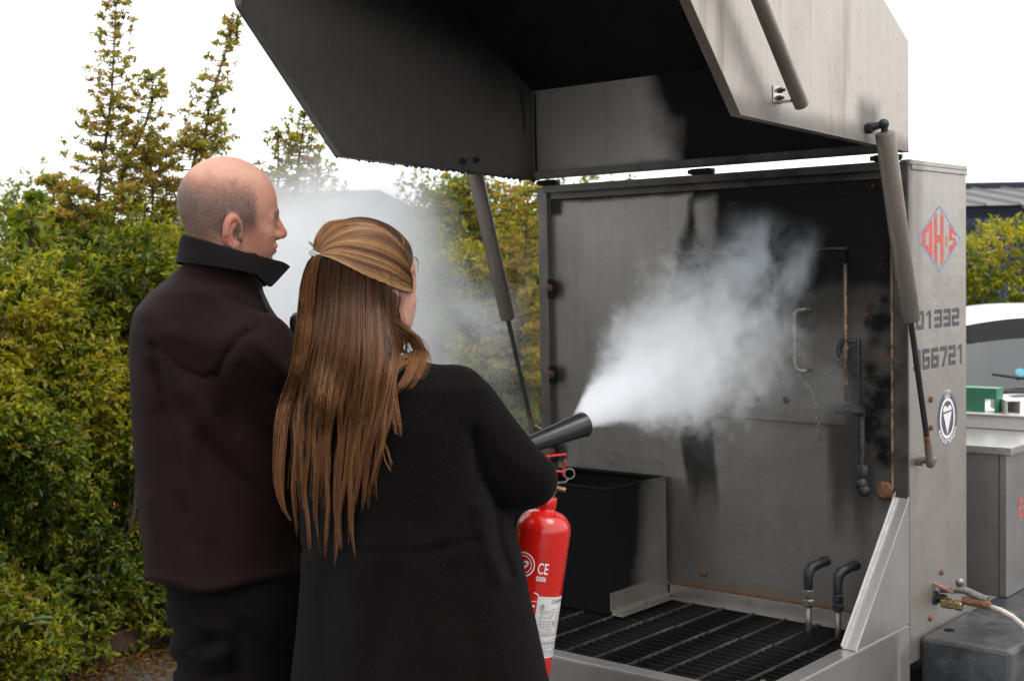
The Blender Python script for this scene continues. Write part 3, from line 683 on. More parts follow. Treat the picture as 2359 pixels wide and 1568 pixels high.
for i in range(32):
    h = -.222-.0032*i
    if i in (7, 8, 19): continue
    a = .20
    while a < 1.45:
        wd = rr.uniform(.04, .16)
        if rr.random() < .85: patch(g, a, min(a+wd, 1.5), h-.0009, h+.0006, .0010, 3)
        a += wd+.03
tag(obj('small_print', g, M_GREYPRINT, lab), kind='stuff')
g = Geo()
for h in (-.247, -.276, -.294, -.312): patch(g, .14, 1.6, h-.0004, h+.0004, .0011)
g2, F2 = wrap_text('CHEMPS', .62, 1.36, -.2095, -.2015, 0); g.add(wrap(g2, .0011), F2)
g2, F2 = wrap_text('A', .80, .94, -.2545, -.2485, .02); g.add(wrap(g2, .0013), F2)
tag(obj('label_heading', g, M_INK, lab), kind='stuff')
c = [(.27+.085*math.cos(t), -.218+.0065*math.sin(t)) for t in np.linspace(0, 2*math.pi, 21)[:-1]]
obj('round_mark', Geo().add(wrap(c, .0011), [tuple(range(20))]), M_GREYPRINT, lab)
t1, F1 = wrap_text('CE', -.10, .28, -.150, -.1265, .012); obj('approval_mark', Geo().add(wrap(t1, .0008), F1), M_WHITEINK, ext)
t1, F1 = wrap_text('0086', -.11, .25, -.165, -.1545, .012); obj('approval_number', Geo().add(wrap(t1, .0008), F1), M_WHITEINK, ext)
g = Geo(); n = 28
for ro, ri in ((.026,.0235),(.019,.0175)):
    v = wrap([(-.66+ro/R_*math.cos(2*math.pi*i/n), -.136+ro*math.sin(2*math.pi*i/n)) for i in range(n)] + [(-.66+ri/R_*math.cos(2*math.pi*i/n), -.136+ri*math.sin(2*math.pi*i/n)) for i in range(n)], .0008)
    g.add(v, [(i, (i+1)%n, (i+1)%n+n, i+n) for i in range(n)])
obj('round_emblem', g, M_WHITEINK, ext)
hv = [(-.66+.24*x, -.138+.012*y) for x, y in [(0,-1),(.9,.3),(.8,.8),(.4,1),(0,.6),(-.4,1),(-.8,.8),(-.9,.3)]]
obj('emblem_heart', Geo().add(wrap(hv, .0008), [tuple(range(8))]), M_WHITEINK, ext)
g = Geo()   # rounded white outline of the instruction box, running off to the left
corner = [(.09, -.40), (.09, -.199)] + [(.09-.17*(1-math.cos(t)), -.199+.010*math.sin(t)) for t in np.linspace(0, math.pi/2, 6)][1:] + [(-1.2, -.189)]
inner = [(a-.035, h) for a, h in corner[:2]] + [(a-.02, h-.0022) for a, h in corner[2:]]
v = wrap(corner+inner, .0008); k = len(corner); g.add(v, [(i, i+1, i+1+k, i+k) for i in range(k-1)])
patch(g, -1.1, .04, -.2085, -.2075, .0008)
for i in range(8): patch(g, -.9, -.02-.04*(i % 3), -.220-.011*i, -.216-.011*i, .0008, 6)
tag(obj('instruction_box', g, M_WHITEINK, ext), kind='stuff')
# horn, swivel tube
h0, h1 = at(1205, 1029, 2.87), at(1343, 977, 2.99); hd = h1-h0; hl = np.linalg.norm(hd); hd /= hl
obj('horn', Geo().lathe([(.010,-.06),(.0155,-.05),(.0165,0),(.0185,.02),(.0275,hl-.004),(.0290,hl),(.0275,hl+.001),(.026,hl-.002),(.016,.02),(.012,.0)], h0, hd, 28), M_HORN, None, smooth='auto', angle=35)
horn = bpy.data.objects['horn']; horn.parent = ext; horn.matrix_parent_inverse = mw.inverted()
vt = en + ez*.056 - ex*.044; hb = h0-hd*.06
swv = obj('discharge_hose', Geo().tube([vt, vt-ex*.05+ez*.01+ey*.02, (vt+hb)/2-ex*.07+ey*.03, hb-hd*.05, hb+hd*.004], .0085, 10), M_HORN, None, smooth=True); swv.parent = ext; swv.matrix_parent_inverse = mw.inverted()
HORN0, HORND, HORNL = h0, hd, hl

# ================================================================== people: smooth implicit bodies turned into meshes
def nets(fn, lo, hi, h):
    """surface nets of fn(P)=0 (inside negative) on a grid of step h; returns verts, quads"""
    ax = [np.arange(lo[i], hi[i]+h, h) for i in range(3)]
    nx, ny, nz = map(len, ax)
    F = np.empty((nx, ny, nz), np.float32)
    for i0 in range(0, nx, 24):
        X, Y, Z = np.meshgrid(ax[0][i0:i0+24], ax[1], ax[2], indexing='ij')
        F[i0:i0+24] = fn(np.stack([X, Y, Z], -1).reshape(-1, 3)).reshape(X.shape)
    F[0] = F[-1] = 1; F[:, 0] = F[:, -1] = 1; F[:, :, 0] = F[:, :, -1] = 1
    I = F < 0
    cs = [(a, b, c) for a in (0, 1) for b in (0, 1) for c in (0, 1)]
    sl = lambda A, o: A[o[0]:nx-1+o[0], o[1]:ny-1+o[1], o[2]:nz-1+o[2]]
    cnt = sum(sl(I, o).astype(np.int8) for o in cs)
    act = (cnt > 0) & (cnt < 8)
    idx = np.argwhere(act); ids = -np.ones(act.shape, np.int32); ids[act] = np.arange(len(idx))
    acc = np.zeros((len(idx), 3)); num = np.zeros(len(idx))
    for o in cs:
        for d in range(3):
            if o[d]: continue
            p = list(o); p[d] = 1
            f0 = F[idx[:, 0]+o[0], idx[:, 1]+o[1], idx[:, 2]+o[2]]; f1 = F[idx[:, 0]+p[0], idx[:, 1]+p[1], idx[:, 2]+p[2]]
            m = (f0 < 0) != (f1 < 0)
            t = np.where(m, f0/np.where(m, f0-f1, 1), 0)
            q = np.tile(np.array(o, float), (len(idx), 1)); q[:, d] = t
            acc[m] += q[m]; num[m] += 1
    V = (idx + acc/num[:, None])*h + np.array(lo)
    Q = []
    for d in range(3):
        e, g_ = (d+1) % 3, (d+2) % 3
        a = np.take(I, range(0, I.shape[d]-1), d); b = np.take(I, range(1, I.shape[d]), d)
        W = np.argwhere(a != b)
        W = W[(W[:, e] > 0) & (W[:, g_] > 0)]
        for k in range(3): 
            if k != d: W = W[W[:, k] < act.shape[k]]
        de = np.zeros(3, int); de[e] = 1; dg = np.zeros(3, int); dg[g_] = 1
        c0 = ids[tuple((W-de-dg).T)]; c1 = ids[tuple((W-dg).T)]; c2 = ids[tuple(W.T)]; c3 = ids[tuple((W-de).T)]
        fl = I[tuple(W.T)]
        q = np.stack([c0, c1, c2, c3], 1); q[~fl] = q[~fl][:, ::-1]
        Q.append(q[(q >= 0).all(1)])
    return V, np.concatenate(Q)
def smin(a, b, k): 
    h = np.clip(.5+.5*(b-a)/k, 0, 1); return b*(1-h)+a*h-k*h*(1-h)
def smax(a, b, k): return -smin(-a, -b, k)
def cap(P, a, b, ra, rb):
    a, b = np.asarray(a, float), np.asarray(b, float); ab = b-a
    t = np.clip(((P-a)@ab)/(ab@ab), 0, 1); return np.linalg.norm(P-a-t[:, None]*ab, axis=1)-(ra+(rb-ra)*t)
def ell(P, c, r, Rm=None):
    q = P-np.asarray(c, float)
    if Rm is not None: q = q@Rm
    q = q/np.asarray(r, float); l = np.linalg.norm(q, axis=1); return (l-1)*min(r)*(.5+.5*np.clip(l, 0, 1)) if False else (l-1)*np.mean(r)*l/np.maximum(np.linalg.norm(q/np.asarray(r), axis=1)*np.mean(r), 1e-6)
def sph(P, c, r): return np.linalg.norm(P-np.asarray(c, float), axis=1)-r
def rings(P, rows):
    """rows (z, cx, cy, a, b, angle) from top down or bottom up; an ellipse interpolated between them"""
    R = np.array(sorted(rows)); z = P[:, 2]
    cx, cyy, a, b, th = (np.interp(z, R[:, 0], R[:, k]) for k in range(1, 6))
    c, s = np.cos(th), np.sin(th); x, y = P[:, 0]-cx, P[:, 1]-cyy
    u, v = (c*x+s*y)/a, (-s*x+c*y)/b
    q = (np.abs(u)**2.3+np.abs(v)**2.3)**(1/2.3)
    f = (q-1)*np.minimum(a, b)
    return np.maximum(f, np.maximum(R[0, 0]-z, z-R[-1, 0]))
def lines_px(P, pts):
    """distance in picture units from the line drawn through pts"""
    x, y = project(P); best = np.full(len(P), 1e9); 
    for (ax_, ay), (bx, by) in zip(pts, pts[1:]):
        dx, dy = bx-ax_, by-ay; t = np.clip(((x-ax_)*dx+(y-ay)*dy)/(dx*dx+dy*dy), 0, 1)
        best = np.minimum(best, np.hypot(x-ax_-t*dx, y-ay-t*dy))
    return best
def hand_sdf(P, wrist, d, nrm, L=.185, curl=.9, side=1):
    """palm and five separate fingers curled about an axis across the palm; d: towards the fingers, nrm: out of the palm"""
    d = np.asarray(d, float)/np.linalg.norm(d); nrm = np.asarray(nrm, float); nrm = nrm-d*(nrm@d); nrm /= np.linalg.norm(nrm); s_ = np.cross(nrm, d)*side
    w = np.asarray(wrist, float); k = L/.185
    f = cap(P, w-d*.03*k, w+d*.02*k, .026*k, .026*k)
    for t in (-.5, -.17, .17, .5): f = smin(f, cap(P, w+d*.015*k+s_*.03*t*k, w+d*.088*k+s_*.062*t*k, .015*k, .0125*k), .012)
    lens = [(.042,.026,.022),(.046,.029,.023),(.043,.027,.022),(.033,.021,.019)]
    for t, ls in zip((.55, .18, -.18, -.53), lens):
        p = w+d*.090*k+s_*.062*t*k; a = .35*curl; fg = None
        for j, l in enumerate(ls):
            q = p+(d*math.cos(a)+nrm*math.sin(a))*l*k; r = (.0098, .009, .008)[j]*k
            c_ = cap(P, p, q, r, r*.92); fg = c_ if fg is None else smin(fg, c_, .003); p = q; a += 1.0*curl
        f = smin(f, fg, .004)
    p = w+d*.02*k+s_*.030*k; q = p+(d*.55+s_*.55+nrm*.5)*.042*k; q2 = q+(d*.75+s_*-.1+nrm*.6)*.032*k; q3 = q2+(d*.7-s_*.45+nrm*.5)*.026*k
    return smin(f, np.minimum(np.minimum(cap(P, p, q, .0145*k, .0115*k), cap(P, q, q2, .0112*k, .0098*k)), cap(P, q2, q3, .0098*k, .0082*k)), .006)
def head_sdf(P, male=True):
    """P in head space: x forward, y left, z up, metres; a 0.23 m head"""
    Y = np.abs(P[:, 1]); Q = np.stack([P[:, 0], Y, P[:, 2]], 1)
    f = ell(P, (-.014, 0, .030), (.100, .0775, .094 if male else .088))
    f = smin(f, ell(P, (.030, 0, .018), (.062, .066, .074)), .03)
    f = smin(f, ell(P, (.040, 0, -.042), (.050, .056, .078)), .03)
    f = smin(f, cap(Q, (-.004, .050, -.062), (.066, .018, -.100), .020, .019), .028)
    f = smin(f, ell(P, (.078, 0, -.104), (.018, .022, .017)), .02)
    f = smin(f, sph(Q, (.062, .040, -.030), .022), .022)
    f = smin(f, ell(Q, (.058, .040, -.064), (.024, .020, .028)), .02)
    f = smin(f, cap(Q, (.088, .010, .008), (.068, .046, .006), .011, .009), .014)
    f = smax(f, -sph(Q, (.101, .031, -.013), .017), .012)
    f = smin(f, sph(Q, (.074, .031, -.012), .0135), .003)                          # eyeballs and lids
    f = smin(f, cap(Q, (.086, .020, -.006), (.078, .043, -.007), .0042, .004), .005)
    f = smin(f, cap(P, (.090, 0, .004), (.112, 0, -.036), .0085, .0125), .010)     # nose
    f = smin(f, ell(Q, (.100, .011, -.040), (.013, .009, .009)), .006)
    f = smax(f, -sph(Q, (.107, .006, -.0495), .0042), .003)
    f = smin(f, ell(P, (.088, 0, -.066), (.014, .024, .016)), .012)                # mouth mound, lips
    f = smin(f, ell(P, (.0965, 0, -.0635), (.0075, .020, .0052)), .005)
    f = smin(f, ell(P, (.0950, 0, -.0745), (.0075, .018, .0058)), .005)
    f = smax(f, -cap(Q, (.1045, 0, -.0685), (.092, .022, -.070), .0022, .0018), .003)
    f = smin(f, cap(P, (-.020, 0, -.050), (-.050, 0, -.22), .060 if male else .050, .066 if male else .054), .04)
    f = smin(f, cap(Q, (-.016, .062, -.062), (.03, .018, -.19), .012, .012), .03)  # neck cords
    # ear
    ec = np.array([-.012, .0775, -.026 if male else -.020]); out = math.radians(24)
    fx = np.array([math.cos(out), -math.sin(out)*1.0, .10]); fx /= np.linalg.norm(fx)       # towards the front, along the ear's plane
    up = np.array([-.16, .05, 1.0]); up -= fx*(up@fx); up /= np.linalg.norm(up); n_ = np.cross(fx, up); n_ *= np.sign(n_[1])
    q = Q-ec; a, b, c = q@fx, q@up, q@n_
    k = 1.08
    rad = np.hypot((a+.001)/(.0165*k), (b-.003)/(.0290*k)); ang = np.arctan2(b-.003, a)
    dring = np.abs(rad-1)*.0185*k
    helix = np.hypot(dring, c-.008)-.0048
    helix = np.where((ang > -2.9) & (ang < -.9), helix+.004, helix)
    disc_ = np.maximum(rad-1.0, 0)*.018; plate = np.hypot(disc_, c-.001)-.0055
    anti = np.hypot(np.abs(np.hypot((a-.001)/.0095, (b+.001)/.019)-1)*.0115, c-.006)-.0036
    anti = np.where(a > .005, anti+.006, anti)
    ear = smin(smin(plate, helix, .005), anti, .004)
    ear = smin(ear, np.linalg.norm(np.stack([(a-.002)/1.0, (b+.031)/1.25, (c-.004)/.75], 1), axis=1)-.0098, .006)    # lobe
    ear = smax(ear, -(np.linalg.norm(np.stack([a-.004, (b+.004)/1.7, c-.009], 1), axis=1)-.0078), .003)               # concha
    ear = smin(ear, np.linalg.norm(np.stack([a-.0145, (b+.007)/1.4, c-.004], 1), axis=1)-.0052, .004)                 # tragus
    f = smin(f, ear, .005)
    return f
def axes(fwd, roll=0):
    """head axes: x forward, y left, z up"""
    x = np.asarray(fwd, float); x /= np.linalg.norm(x); y = np.cross([0, 0, 1.0], x); y /= np.linalg.norm(y); z = np.cross(x, y)
    if roll: y, z = y*math.cos(roll)+z*math.sin(roll), z*math.cos(roll)-y*math.sin(roll)
    return np.stack([x, y, z], 1)
def join_np(parts):
    V, Q, C, o = [], [], [], 0
    for v, q, c in parts:
        V.append(v); Q.append(q+o); o += len(v); C.append(np.broadcast_to(c, (len(v), 3)))
    return np.concatenate(V), np.concatenate(Q), np.concatenate(C)
def fnoise(P, s, seed=0):
    """cheap smooth noise from sines, -1..1"""
    r = np.random.default_rng(seed); out = np.zeros(len(P))
    for k in range(7):
        d = r.normal(size=3); d *= s*(.6+.25*k)/np.linalg.norm(d); out += np.sin(P@d + r.uniform(0, 6.28))/(1+.35*k)
    return out/3.4
def sst(a, b, x): t = np.clip((x-a)/(b-a), 0, 1); return t*t*(3-2*t)

def m_skin(g):
    c = g.attr(); n = g.noise(g.coord(), 70, 4, .6); n2 = g.noise(g.coord(), 480, 2)
    c = g.mix(g.ss(.35, .75, n)*.45, c, g.mix(.5, c, (.38, .12, .075))); n3 = g.noise(g.coord(), 22, 4, .6); c = g.mix(g.ss(.45, .75, n3)*.4, c, g.mix(.5, c, (.36, .15, .09)))
    return {'Base Color': c, 'Roughness': n*.25+.40, 'Subsurface Weight': .08, 'Subsurface Radius': (.008, .003, .0015), 'Subsurface Scale': .5, 'Specular IOR Level': .30, 'Normal': g.bump(n2+n*2, .0009)}
M_SKIN = material('skin', m_skin)
def cloth(name, col, scale, bump, sheen=.2, rough=.85, lint=0):
    def fn(g):
        p = g.coord(); a = g.noise(p, scale, 4, .7); b = g.noise(p, 7, 4)
        c = g.mix(b, tuple(k*.80 for k in col), tuple(k*1.25 for k in col))
        c = g.mix(g.ss(.45, .8, a)*.45, c, tuple(k*1.8 for k in col))
        if lint:
            l = g.noise(p, 120, 1, .3); c = g.mix(g.ss(.82, .85, l)*lint*.6, c, (.16, .17, .17))
        return {'Base Color': c, 'Roughness': rough, 'Sheen Weight': sheen, 'Sheen Roughness': .4, 'Specular IOR Level': .07, 'Normal': g.bump(a+b*2, bump)}
    return material(name, fn)
M_JACKET = cloth('jacket_softshell', (.0125, .0060, .0059), 420, .0006, .02, .75)
M_COLLAR = cloth('collar_lining', (.0075, .0062, .0064), 300, .0006, .05, .8)
M_TROUSER = cloth('trouser_cotton', (.0046, .0038, .0041), 500, .0006, .02, .85)
M_WOOL = cloth('black_wool', (.0042, .0034, .0033), 150, .0040, .03, .95, .6)
M_STUB = material('stubble', lambda g: {'Base Color': g.attr(), 'Roughness': .6})
M_SHOE = plain('shoe_leather', (.02, .018, .017), .45)

# ------------------------------------------------------------------ the man
DM = 2.80
man = tag(empty('person', tuple(at(520, 1300, 2.9)*[1, 1, 0])), 'balding man in a dark brown zipped jacket and dark trousers, seen from behind in profile', 'person')
def world_link(name, V, Q, mat, parent, cols=None, smooth=True):
    me = np_mesh(name, V - np.array(parent.location), Q, vert_cols=cols, smooth=smooth); return link(name, me, mat, parent)
hyaw = math.radians(66); HM = axes((math.sin(hyaw), math.cos(hyaw), -.04), .22)
HC = at(532, 495, DM); HS = .985
def man_head(P): return head_sdf((P-HC)@HM/HS)*HS
v, q = nets(man_head, HC-np.array([.16, .16, .185]), HC+np.array([.17, .16, .14]), .0025)
L_ = (v-HC)@HM/HS
skin = np.array([.50, .25, .178]); 
def man_cols(L_):
    x, y, z = L_.T; ay = np.abs(y); n = fnoise(L_, 60, 3)*.5+fnoise(L_, 190, 4)*.5
    c = np.tile(skin, (len(L_), 1))
    def blend(m, col): c[:] = c*(1-m[:, None])+np.array(col)*m[:, None]
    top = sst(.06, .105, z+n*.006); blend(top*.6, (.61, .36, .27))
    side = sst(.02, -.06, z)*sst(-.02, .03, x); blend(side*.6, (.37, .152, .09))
    line = .070-.030*sst(.01, .06, x)-.05*sst(-.09, -.13, x)*0                                  # upper border of the cropped hair
    hair = sst(.028, -.034, z-line+n*.010)*sst(.047, .028, x+n*.006+(z-.02)*.10)
    hair *= 1-sst(-.035, -.075, z+(x+.06)*.25+n*.01)                                            # fades at the nape
    hair *= 1-sst(.004, .03, x-z*.15)*sst(.0, -.03, z)                                          # sideburn ends by the ear
    earm = sst(.081, .086, ay)*sst(-.055, -.045, z)*sst(.03, .02, z)*sst(-.05, -.035, x)
    hair *= 1-earm
    blend(np.clip(hair*(.52+.25*n), 0, 1), (.112, .086, .075)); man_cols.hair = hair
    blend(earm*.5, (.46, .155, .115))
    brow = sst(.010, .004, np.abs(z-.0135-(.02-ay)*.10))*sst(.010, .016, ay)*sst(.054, .046, ay)*sst(.06, .07, x); blend(brow*.75, (.10, .06, .04))
    lips = sst(.010, .005, np.abs(z+.069))*sst(.025, .018, ay)*sst(.088, .094, x); blend(lips*.6, (.38, .13, .11))
    stub = sst(-.04, -.06, z)*sst(.0, .03, x); blend(stub*.18, (.20, .13, .11))
    nose = sst(.099, .108, x)*sst(-.06, -.05, z); blend(nose*.4, (.44, .145, .10))
    return c
headM = (v, q, man_cols(L_)); head_v, head_L, head_hair = v, L_, man_cols.hair
# posture
SHR, SHL = at(590, 812, 2.70), at(520, 800, 3.02)                   # shoulder joints, right (near) and left (far)
ELR, WRR = at(745, 985, 2.82), at(800, 850, 3.0)
ELL, WRL = at(640, 1060, 3.16), at(735, 1130, 3.1)
def zrow(y, xl, xr, d, b, th):
    p0, p1 = at(xl, y, d), at(xr, y, d); c = (p0+p1)/2; return (c[2], c[0], c[1]+.0, np.linalg.norm(p1-p0)/2, b, th)
M_rows = [zrow(584, 432, 605, 2.82, .092, .2), zrow(608, 422, 602, 2.82, .10, .2), zrow(640, 388, 602, 2.84, .125, .2), zrow(672, 348, 604, 2.85, .165, .2), zrow(712, 318, 622, 2.86, .19, .2), zrow(760, 306, 655, 2.86, .20, .2), zrow(860, 306, 690, 2.87, .205, .2),
          zrow(1000, 314, 704, 2.87, .20, .2), zrow(1150, 326, 712, 2.87, .20, .2), zrow(1260, 338, 716, 2.87, .205, .2), zrow(1325, 344, 720, 2.87, .21, .2), zrow(1352, 352, 716, 2.87, .205, .2)]
def man_torso(P, grow=0):
    f = rings(P, M_rows)
    f = smin(f, cap(P, SHR, ELR, .083, .066), .05); f = smin(f, cap(P, ELR, WRR, .062, .045), .02)
    f = smin(f, cap(P, SHL, ELL, .080, .062), .05); f = smin(f, cap(P, ELL, WRL, .060, .045), .02)
    return f
hemz = at(480, 1358, 2.75)[2]
def man_jacket(P):
    f = man_torso(P)
    x, y = project(P)
    hem = y - (1332+30*np.exp(-((x-475)/95)**2) - 10*sst(600, 700, x))                # the hem dips at the back
    f = np.maximum(f, hem/1090)
    hemroll = np.exp(-((hem+10)/9)**2)*.004; f = f-hemroll
    amp = .0022*fnoise(P, 34, 1)+.0012*fnoise(P, 90, 2); f = f+amp*sst(620, 720, y)
    for pts, wd, a in [([(505,875),(548,920),(610,985),(690,1030)], 14, -.005), ([(360,860),(430,980),(540,1090),(690,1200)], 16, -.0045), ([(350,840),(390,960),(420,1080),(430,1180)], 12, -.004), ([(430,900),(520,1000),(620,1120),(700,1230)], 18, .004), ([(500,862),(520,820),(555,775),(600,752)], 7, -.004), ([(352,790),(420,850),(470,868),(500,862)], 5, -.003), ([(352,800),(370,860),(376,940)], 9, -.004),
                       ([(520,960),(600,1080),(690,1180)], 26, -.007), ([(470,1010),(560,1130),(680,1260)], 28, -.006), ([(440,1000),(430,1120),(470,1230)], 24, .005), ([(380,960),(400,1120),(440,1240)], 26, -.006), ([(340,1150),(352,1260),(380,1330)], 18, .004),
                       ([(560,1010),(640,1110),(700,1160)], 18, .006), ([(600,790),(650,850),(700,880)], 20, .006), ([(560,850),(620,900),(690,930)], 16, -.006), ([(335,720),(380,760),(460,790),(560,770)], 30, .003), ([(420,640),(500,690),(560,740)], 22, .0035), ([(412,610),(470,650),(560,700),(610,722)], 6, -.003)]:
        f = f-1.7*a*np.exp(-(lines_px(P, pts)/wd)**2)
    for pts, wd in [([(500,862),(515,825),(550,780),(592,752)], 2.4), ([(352,792),(372,838),(420,862),(470,872),(500,864)], 2.2), ([(592,752),(560,728),(520,706)], 2.2)]:
        f = f+.0022*np.exp(-(lines_px(P, pts)/(wd*2.6))**2)                                # sewn seams
    return f
v, q = nets(man_jacket, (-1.02, 2.52, hemz-.06), (-.24, 3.36, at(500, 578, 2.8)[2]), .0072)
jacket = world_link('jacket', v, q, M_JACKET, man)
# collar: a standing band open at the front
ct, cb = at(534, 571, 2.80), at(525, 626, 2.81)
g = Geo(); N = 48
fw = np.array([math.sin(math.radians(62)), math.cos(math.radians(62)), 0]); sdv = np.array([fw[1], -fw[0], 0])
def collar_pt(phi, t, off=0):
    """phi 0 at the front, positive over the near side; t 0 bottom .. 1 top"""
    ra = (.112 if math.cos(phi) > 0 else .100)*(1-.0*t)+off; rb = .088+.022*(1-t)+off
    c = cb*(1-t)+ct*t
    k = math.cos(phi)
    z = -.030*k*(.72+.28*t) - .010*abs(math.sin(phi))*t
    p = c + fw*(k*(ra+(-.028*(1-t) if k > 0 else .004*(1-t)))) + sdv*(math.sin(phi)*rb); p = p+np.array([0, 0, z + (-.012*(1-t) if k > .5 else 0)])
    if k > .86: p = p + fw*.012*t*(k-.86)/.14 + np.array([0,0,-.01*t*(k-.86)/.14])
    return p
phis = [math.radians(a) for a in np.linspace(9, 351, N)]
T_ = [(0,.004),(.25,.005),(.55,.0045),(.85,.0045),(.97,.0035),(1.0,0.0),(.97,-.0035),(.55,-.0045),(0,-.005)]
vs = [collar_pt(p, t, o+.0012*math.sin(3*p+5*t)) for p in phis for t, o in T_]; m = len(T_)
fs = [(i*m+j, i*m+j+1, (i+1)*m+j+1, (i+1)*m+j) for i in range(N-1) for j in range(m-1)] + [tuple(range(m)), tuple((N-1)*m+j for j in range(m))[::-1]]
g.add([p-np.array(man.location) for p in vs], fs); cm = g.mesh('collar'); colr = link('collar', cm, M_COLLAR, man, True)
s_ = colr.modifiers.new('sub', 'SUBSURF'); s_.levels = s_.render_levels = 1
# zip hanging at the front
zp = [at(x, y, 2.78) for x, y in [(600,668),(608,688),(617,706),(626,722)]]
zg = Geo().tube([p-np.array(man.location) for p in zp], .0035, 6)
for p in zp[1:]: zg.obox(p-np.array(man.location), (.0035,0,.001), (0,.004,0), (-.001,0,.0045))
link('zip', zg.mesh('zip'), M_FIT, man)
# trousers
def man_trousers(P):
    HR, HL = at(600, 1400, 2.80), at(520, 1400, 3.0); KR, KL = at(580, 1800, 2.82), at(520, 1800, 3.0)
    fr, fl = np.array([KR[0]+.0, KR[1]+.02, .07]), np.array([KL[0]-.02, KL[1]+.02, .07])
    f = rings(P, [zrow(1280, 385, 705, 2.88, .17, .2), zrow(1400, 392, 708, 2.88, .175, .2), zrow(1568, 404, 712, 2.88, .175, .2), zrow(1640, 410, 712, 2.88, .16, .2)])
    f = smin(f, smin(cap(P, HR, KR, .112, .085), cap(P, KR, fr, .085, .065), .02), .05)
    f = smin(f, smin(cap(P, HL, KL, .112, .085), cap(P, KL, fl, .085, .065), .02), .05)
    for pts, wd, a in [([(395,1410),(450,1440),(520,1450)], 12, .005), ([(400,1450),(460,1490),(500,1470)], 12, -.007), ([(405,1490),(470,1520),(530,1500)], 13, .006), ([(410,1530),(480,1560),(540,1545)], 14, -.007), ([(560,1400),(640,1460),(700,1480)], 14, .005), ([(560,1440),(640,1500),(700,1530)], 14, -.006), ([(545,1480),(548,1568)], 16, -.006)]:
        f = f-2.2*a*np.exp(-(lines_px(P, pts)/wd)**2)
    return f+.0015*fnoise(P, 40, 5)
v, q = nets(man_trousers, (-1.0, 2.6, .03), (-.26, 3.3, at(500, 1285, 2.8)[2]), .011)
world_link('trousers', v, q, M_TROUSER, man)
def shoe(P, a, d):
    a = np.asarray(a, float); d = np.asarray(d, float)
    f = cap(P, a-d*.06+[0,0,.045], a+d*.14+[0,0,.032], .042, .036); f = smin(f, cap(P, a+[0,0,.06], a+[0,0,.12], .045, .05), .03)
    return np.maximum(f, -P[:, 2]+.001)
for p in (at(580, 1800, 2.82), at(520, 1800, 3.0)):
    a = np.array([p[0], p[1]+.02, 0]); v, q = nets(lambda P: shoe(P, a, fw), a-[.28,.28,.02], a+[.28,.28,.2], .008); world_link('shoe', v, q, M_SHOE, man)
# body under the clothes with both hands, one mesh
def man_body(P):
    f = rings(P, [(r[0], r[1], r[2], r[3]*.62, r[4]*.62, r[5]) for r in M_rows]); f = smin(f, cap(P, at(500, 640, 2.86), at(528, 560, 2.84), .06, .058), .04)
    f = smin(f, cap(P, SHR, ELR, .05, .04), .03); f = smin(f, cap(P, ELR, WRR, .04, .028), .01); f = smin(f, cap(P, SHL, ELL, .05, .04), .03); f = smin(f, cap(P, ELL, WRL, .04, .028), .01)
    for h_, k_ in ((at(600, 1400, 2.80), at(580, 1800, 2.82)), (at(520, 1400, 3.0), at(520, 1800, 3.0))):
        f = smin(f, smin(cap(P, h_, k_, .07, .05), cap(P, k_, [k_[0], k_[1]+.02, .06], .052, .035), .02), .05)
    return f
vb_, qb = nets(man_body, (-1.0, 2.55, .03), (-.24, 3.35, at(500, 600, 2.8)[2]), .016)
wr = WRR; hd1 = (WRR-ELR)/np.linalg.norm(WRR-ELR)
hv1, hq1 = nets(lambda P: hand_sdf(P, wr+hd1*.02, np.array([-.7,-.05,.55]), fw*.2+np.array([-.4,-.2,-.6]), .19, 1.0, 1), wr-.16, wr+.26, .0045)
hd2 = (WRL-ELL)/np.linalg.norm(WRL-ELL)
hv2, hq2 = nets(lambda P: hand_sdf(P, WRL+hd2*.02, hd2, np.array([0,0,-1.0]), .19, .5, -1), WRL-.24, WRL+.24, .0045)
V, Q, C = join_np([headM, (vb_, qb, skin), (hv1, hq1, skin), (hv2, hq2, skin)])
world_link('body', V, Q, M_SKIN, man, C)
# cropped hair: short stubble standing off the scalp
hrng = np.random.default_rng(9); pk = hrng.choice(len(head_v), 34000, p=head_hair/head_hair.sum())
b = head_v[pk]+hrng.normal(0, .0011, (len(pk), 3)); rad_ = b-(HC-HM[:, 0]*.015+HM[:, 2]*.02); rad_ /= np.linalg.norm(rad_, axis=1, keepdims=True)
dn = -HM[:, 2]*.8-HM[:, 0]*.45+hrng.normal(0, .45, (len(pk), 3)); tip = b+rad_*.0016+(dn-rad_*(dn*rad_).sum(1, keepdims=True))*.0036; sd_ = np.cross(rad_, tip-b); sd_ /= np.linalg.norm(sd_, axis=1, keepdims=True)
V = np.stack([b+sd_*.00020, b-sd_*.00020, tip], 1).reshape(-1, 3); Q = np.arange(len(V)).reshape(-1, 3); hc = np.array([(.105,.085,.076),(.17,.145,.13),(.27,.245,.23),(.075,.06,.052)])[hrng.integers(0, 4, len(pk))]
world_link('hair', V, Q, M_STUB, man, np.repeat(hc, 3, 0))
# black handset held up in front of his chest
hs = at(690, 765, 2.93); rad = obj('handset', Geo().lathe([(.010,-.075),(.019,-.07),(.021,-.05),(.021,.02),(.019,.034),(.012,.042),(.004,.045)], (0,0,0), (-.05,.0,1), 16), M_HORN, None, smooth='auto', angle=50)
rad.location = tuple(hs); tag(rad, 'rounded black handset held up between the man and the woman', 'handset')

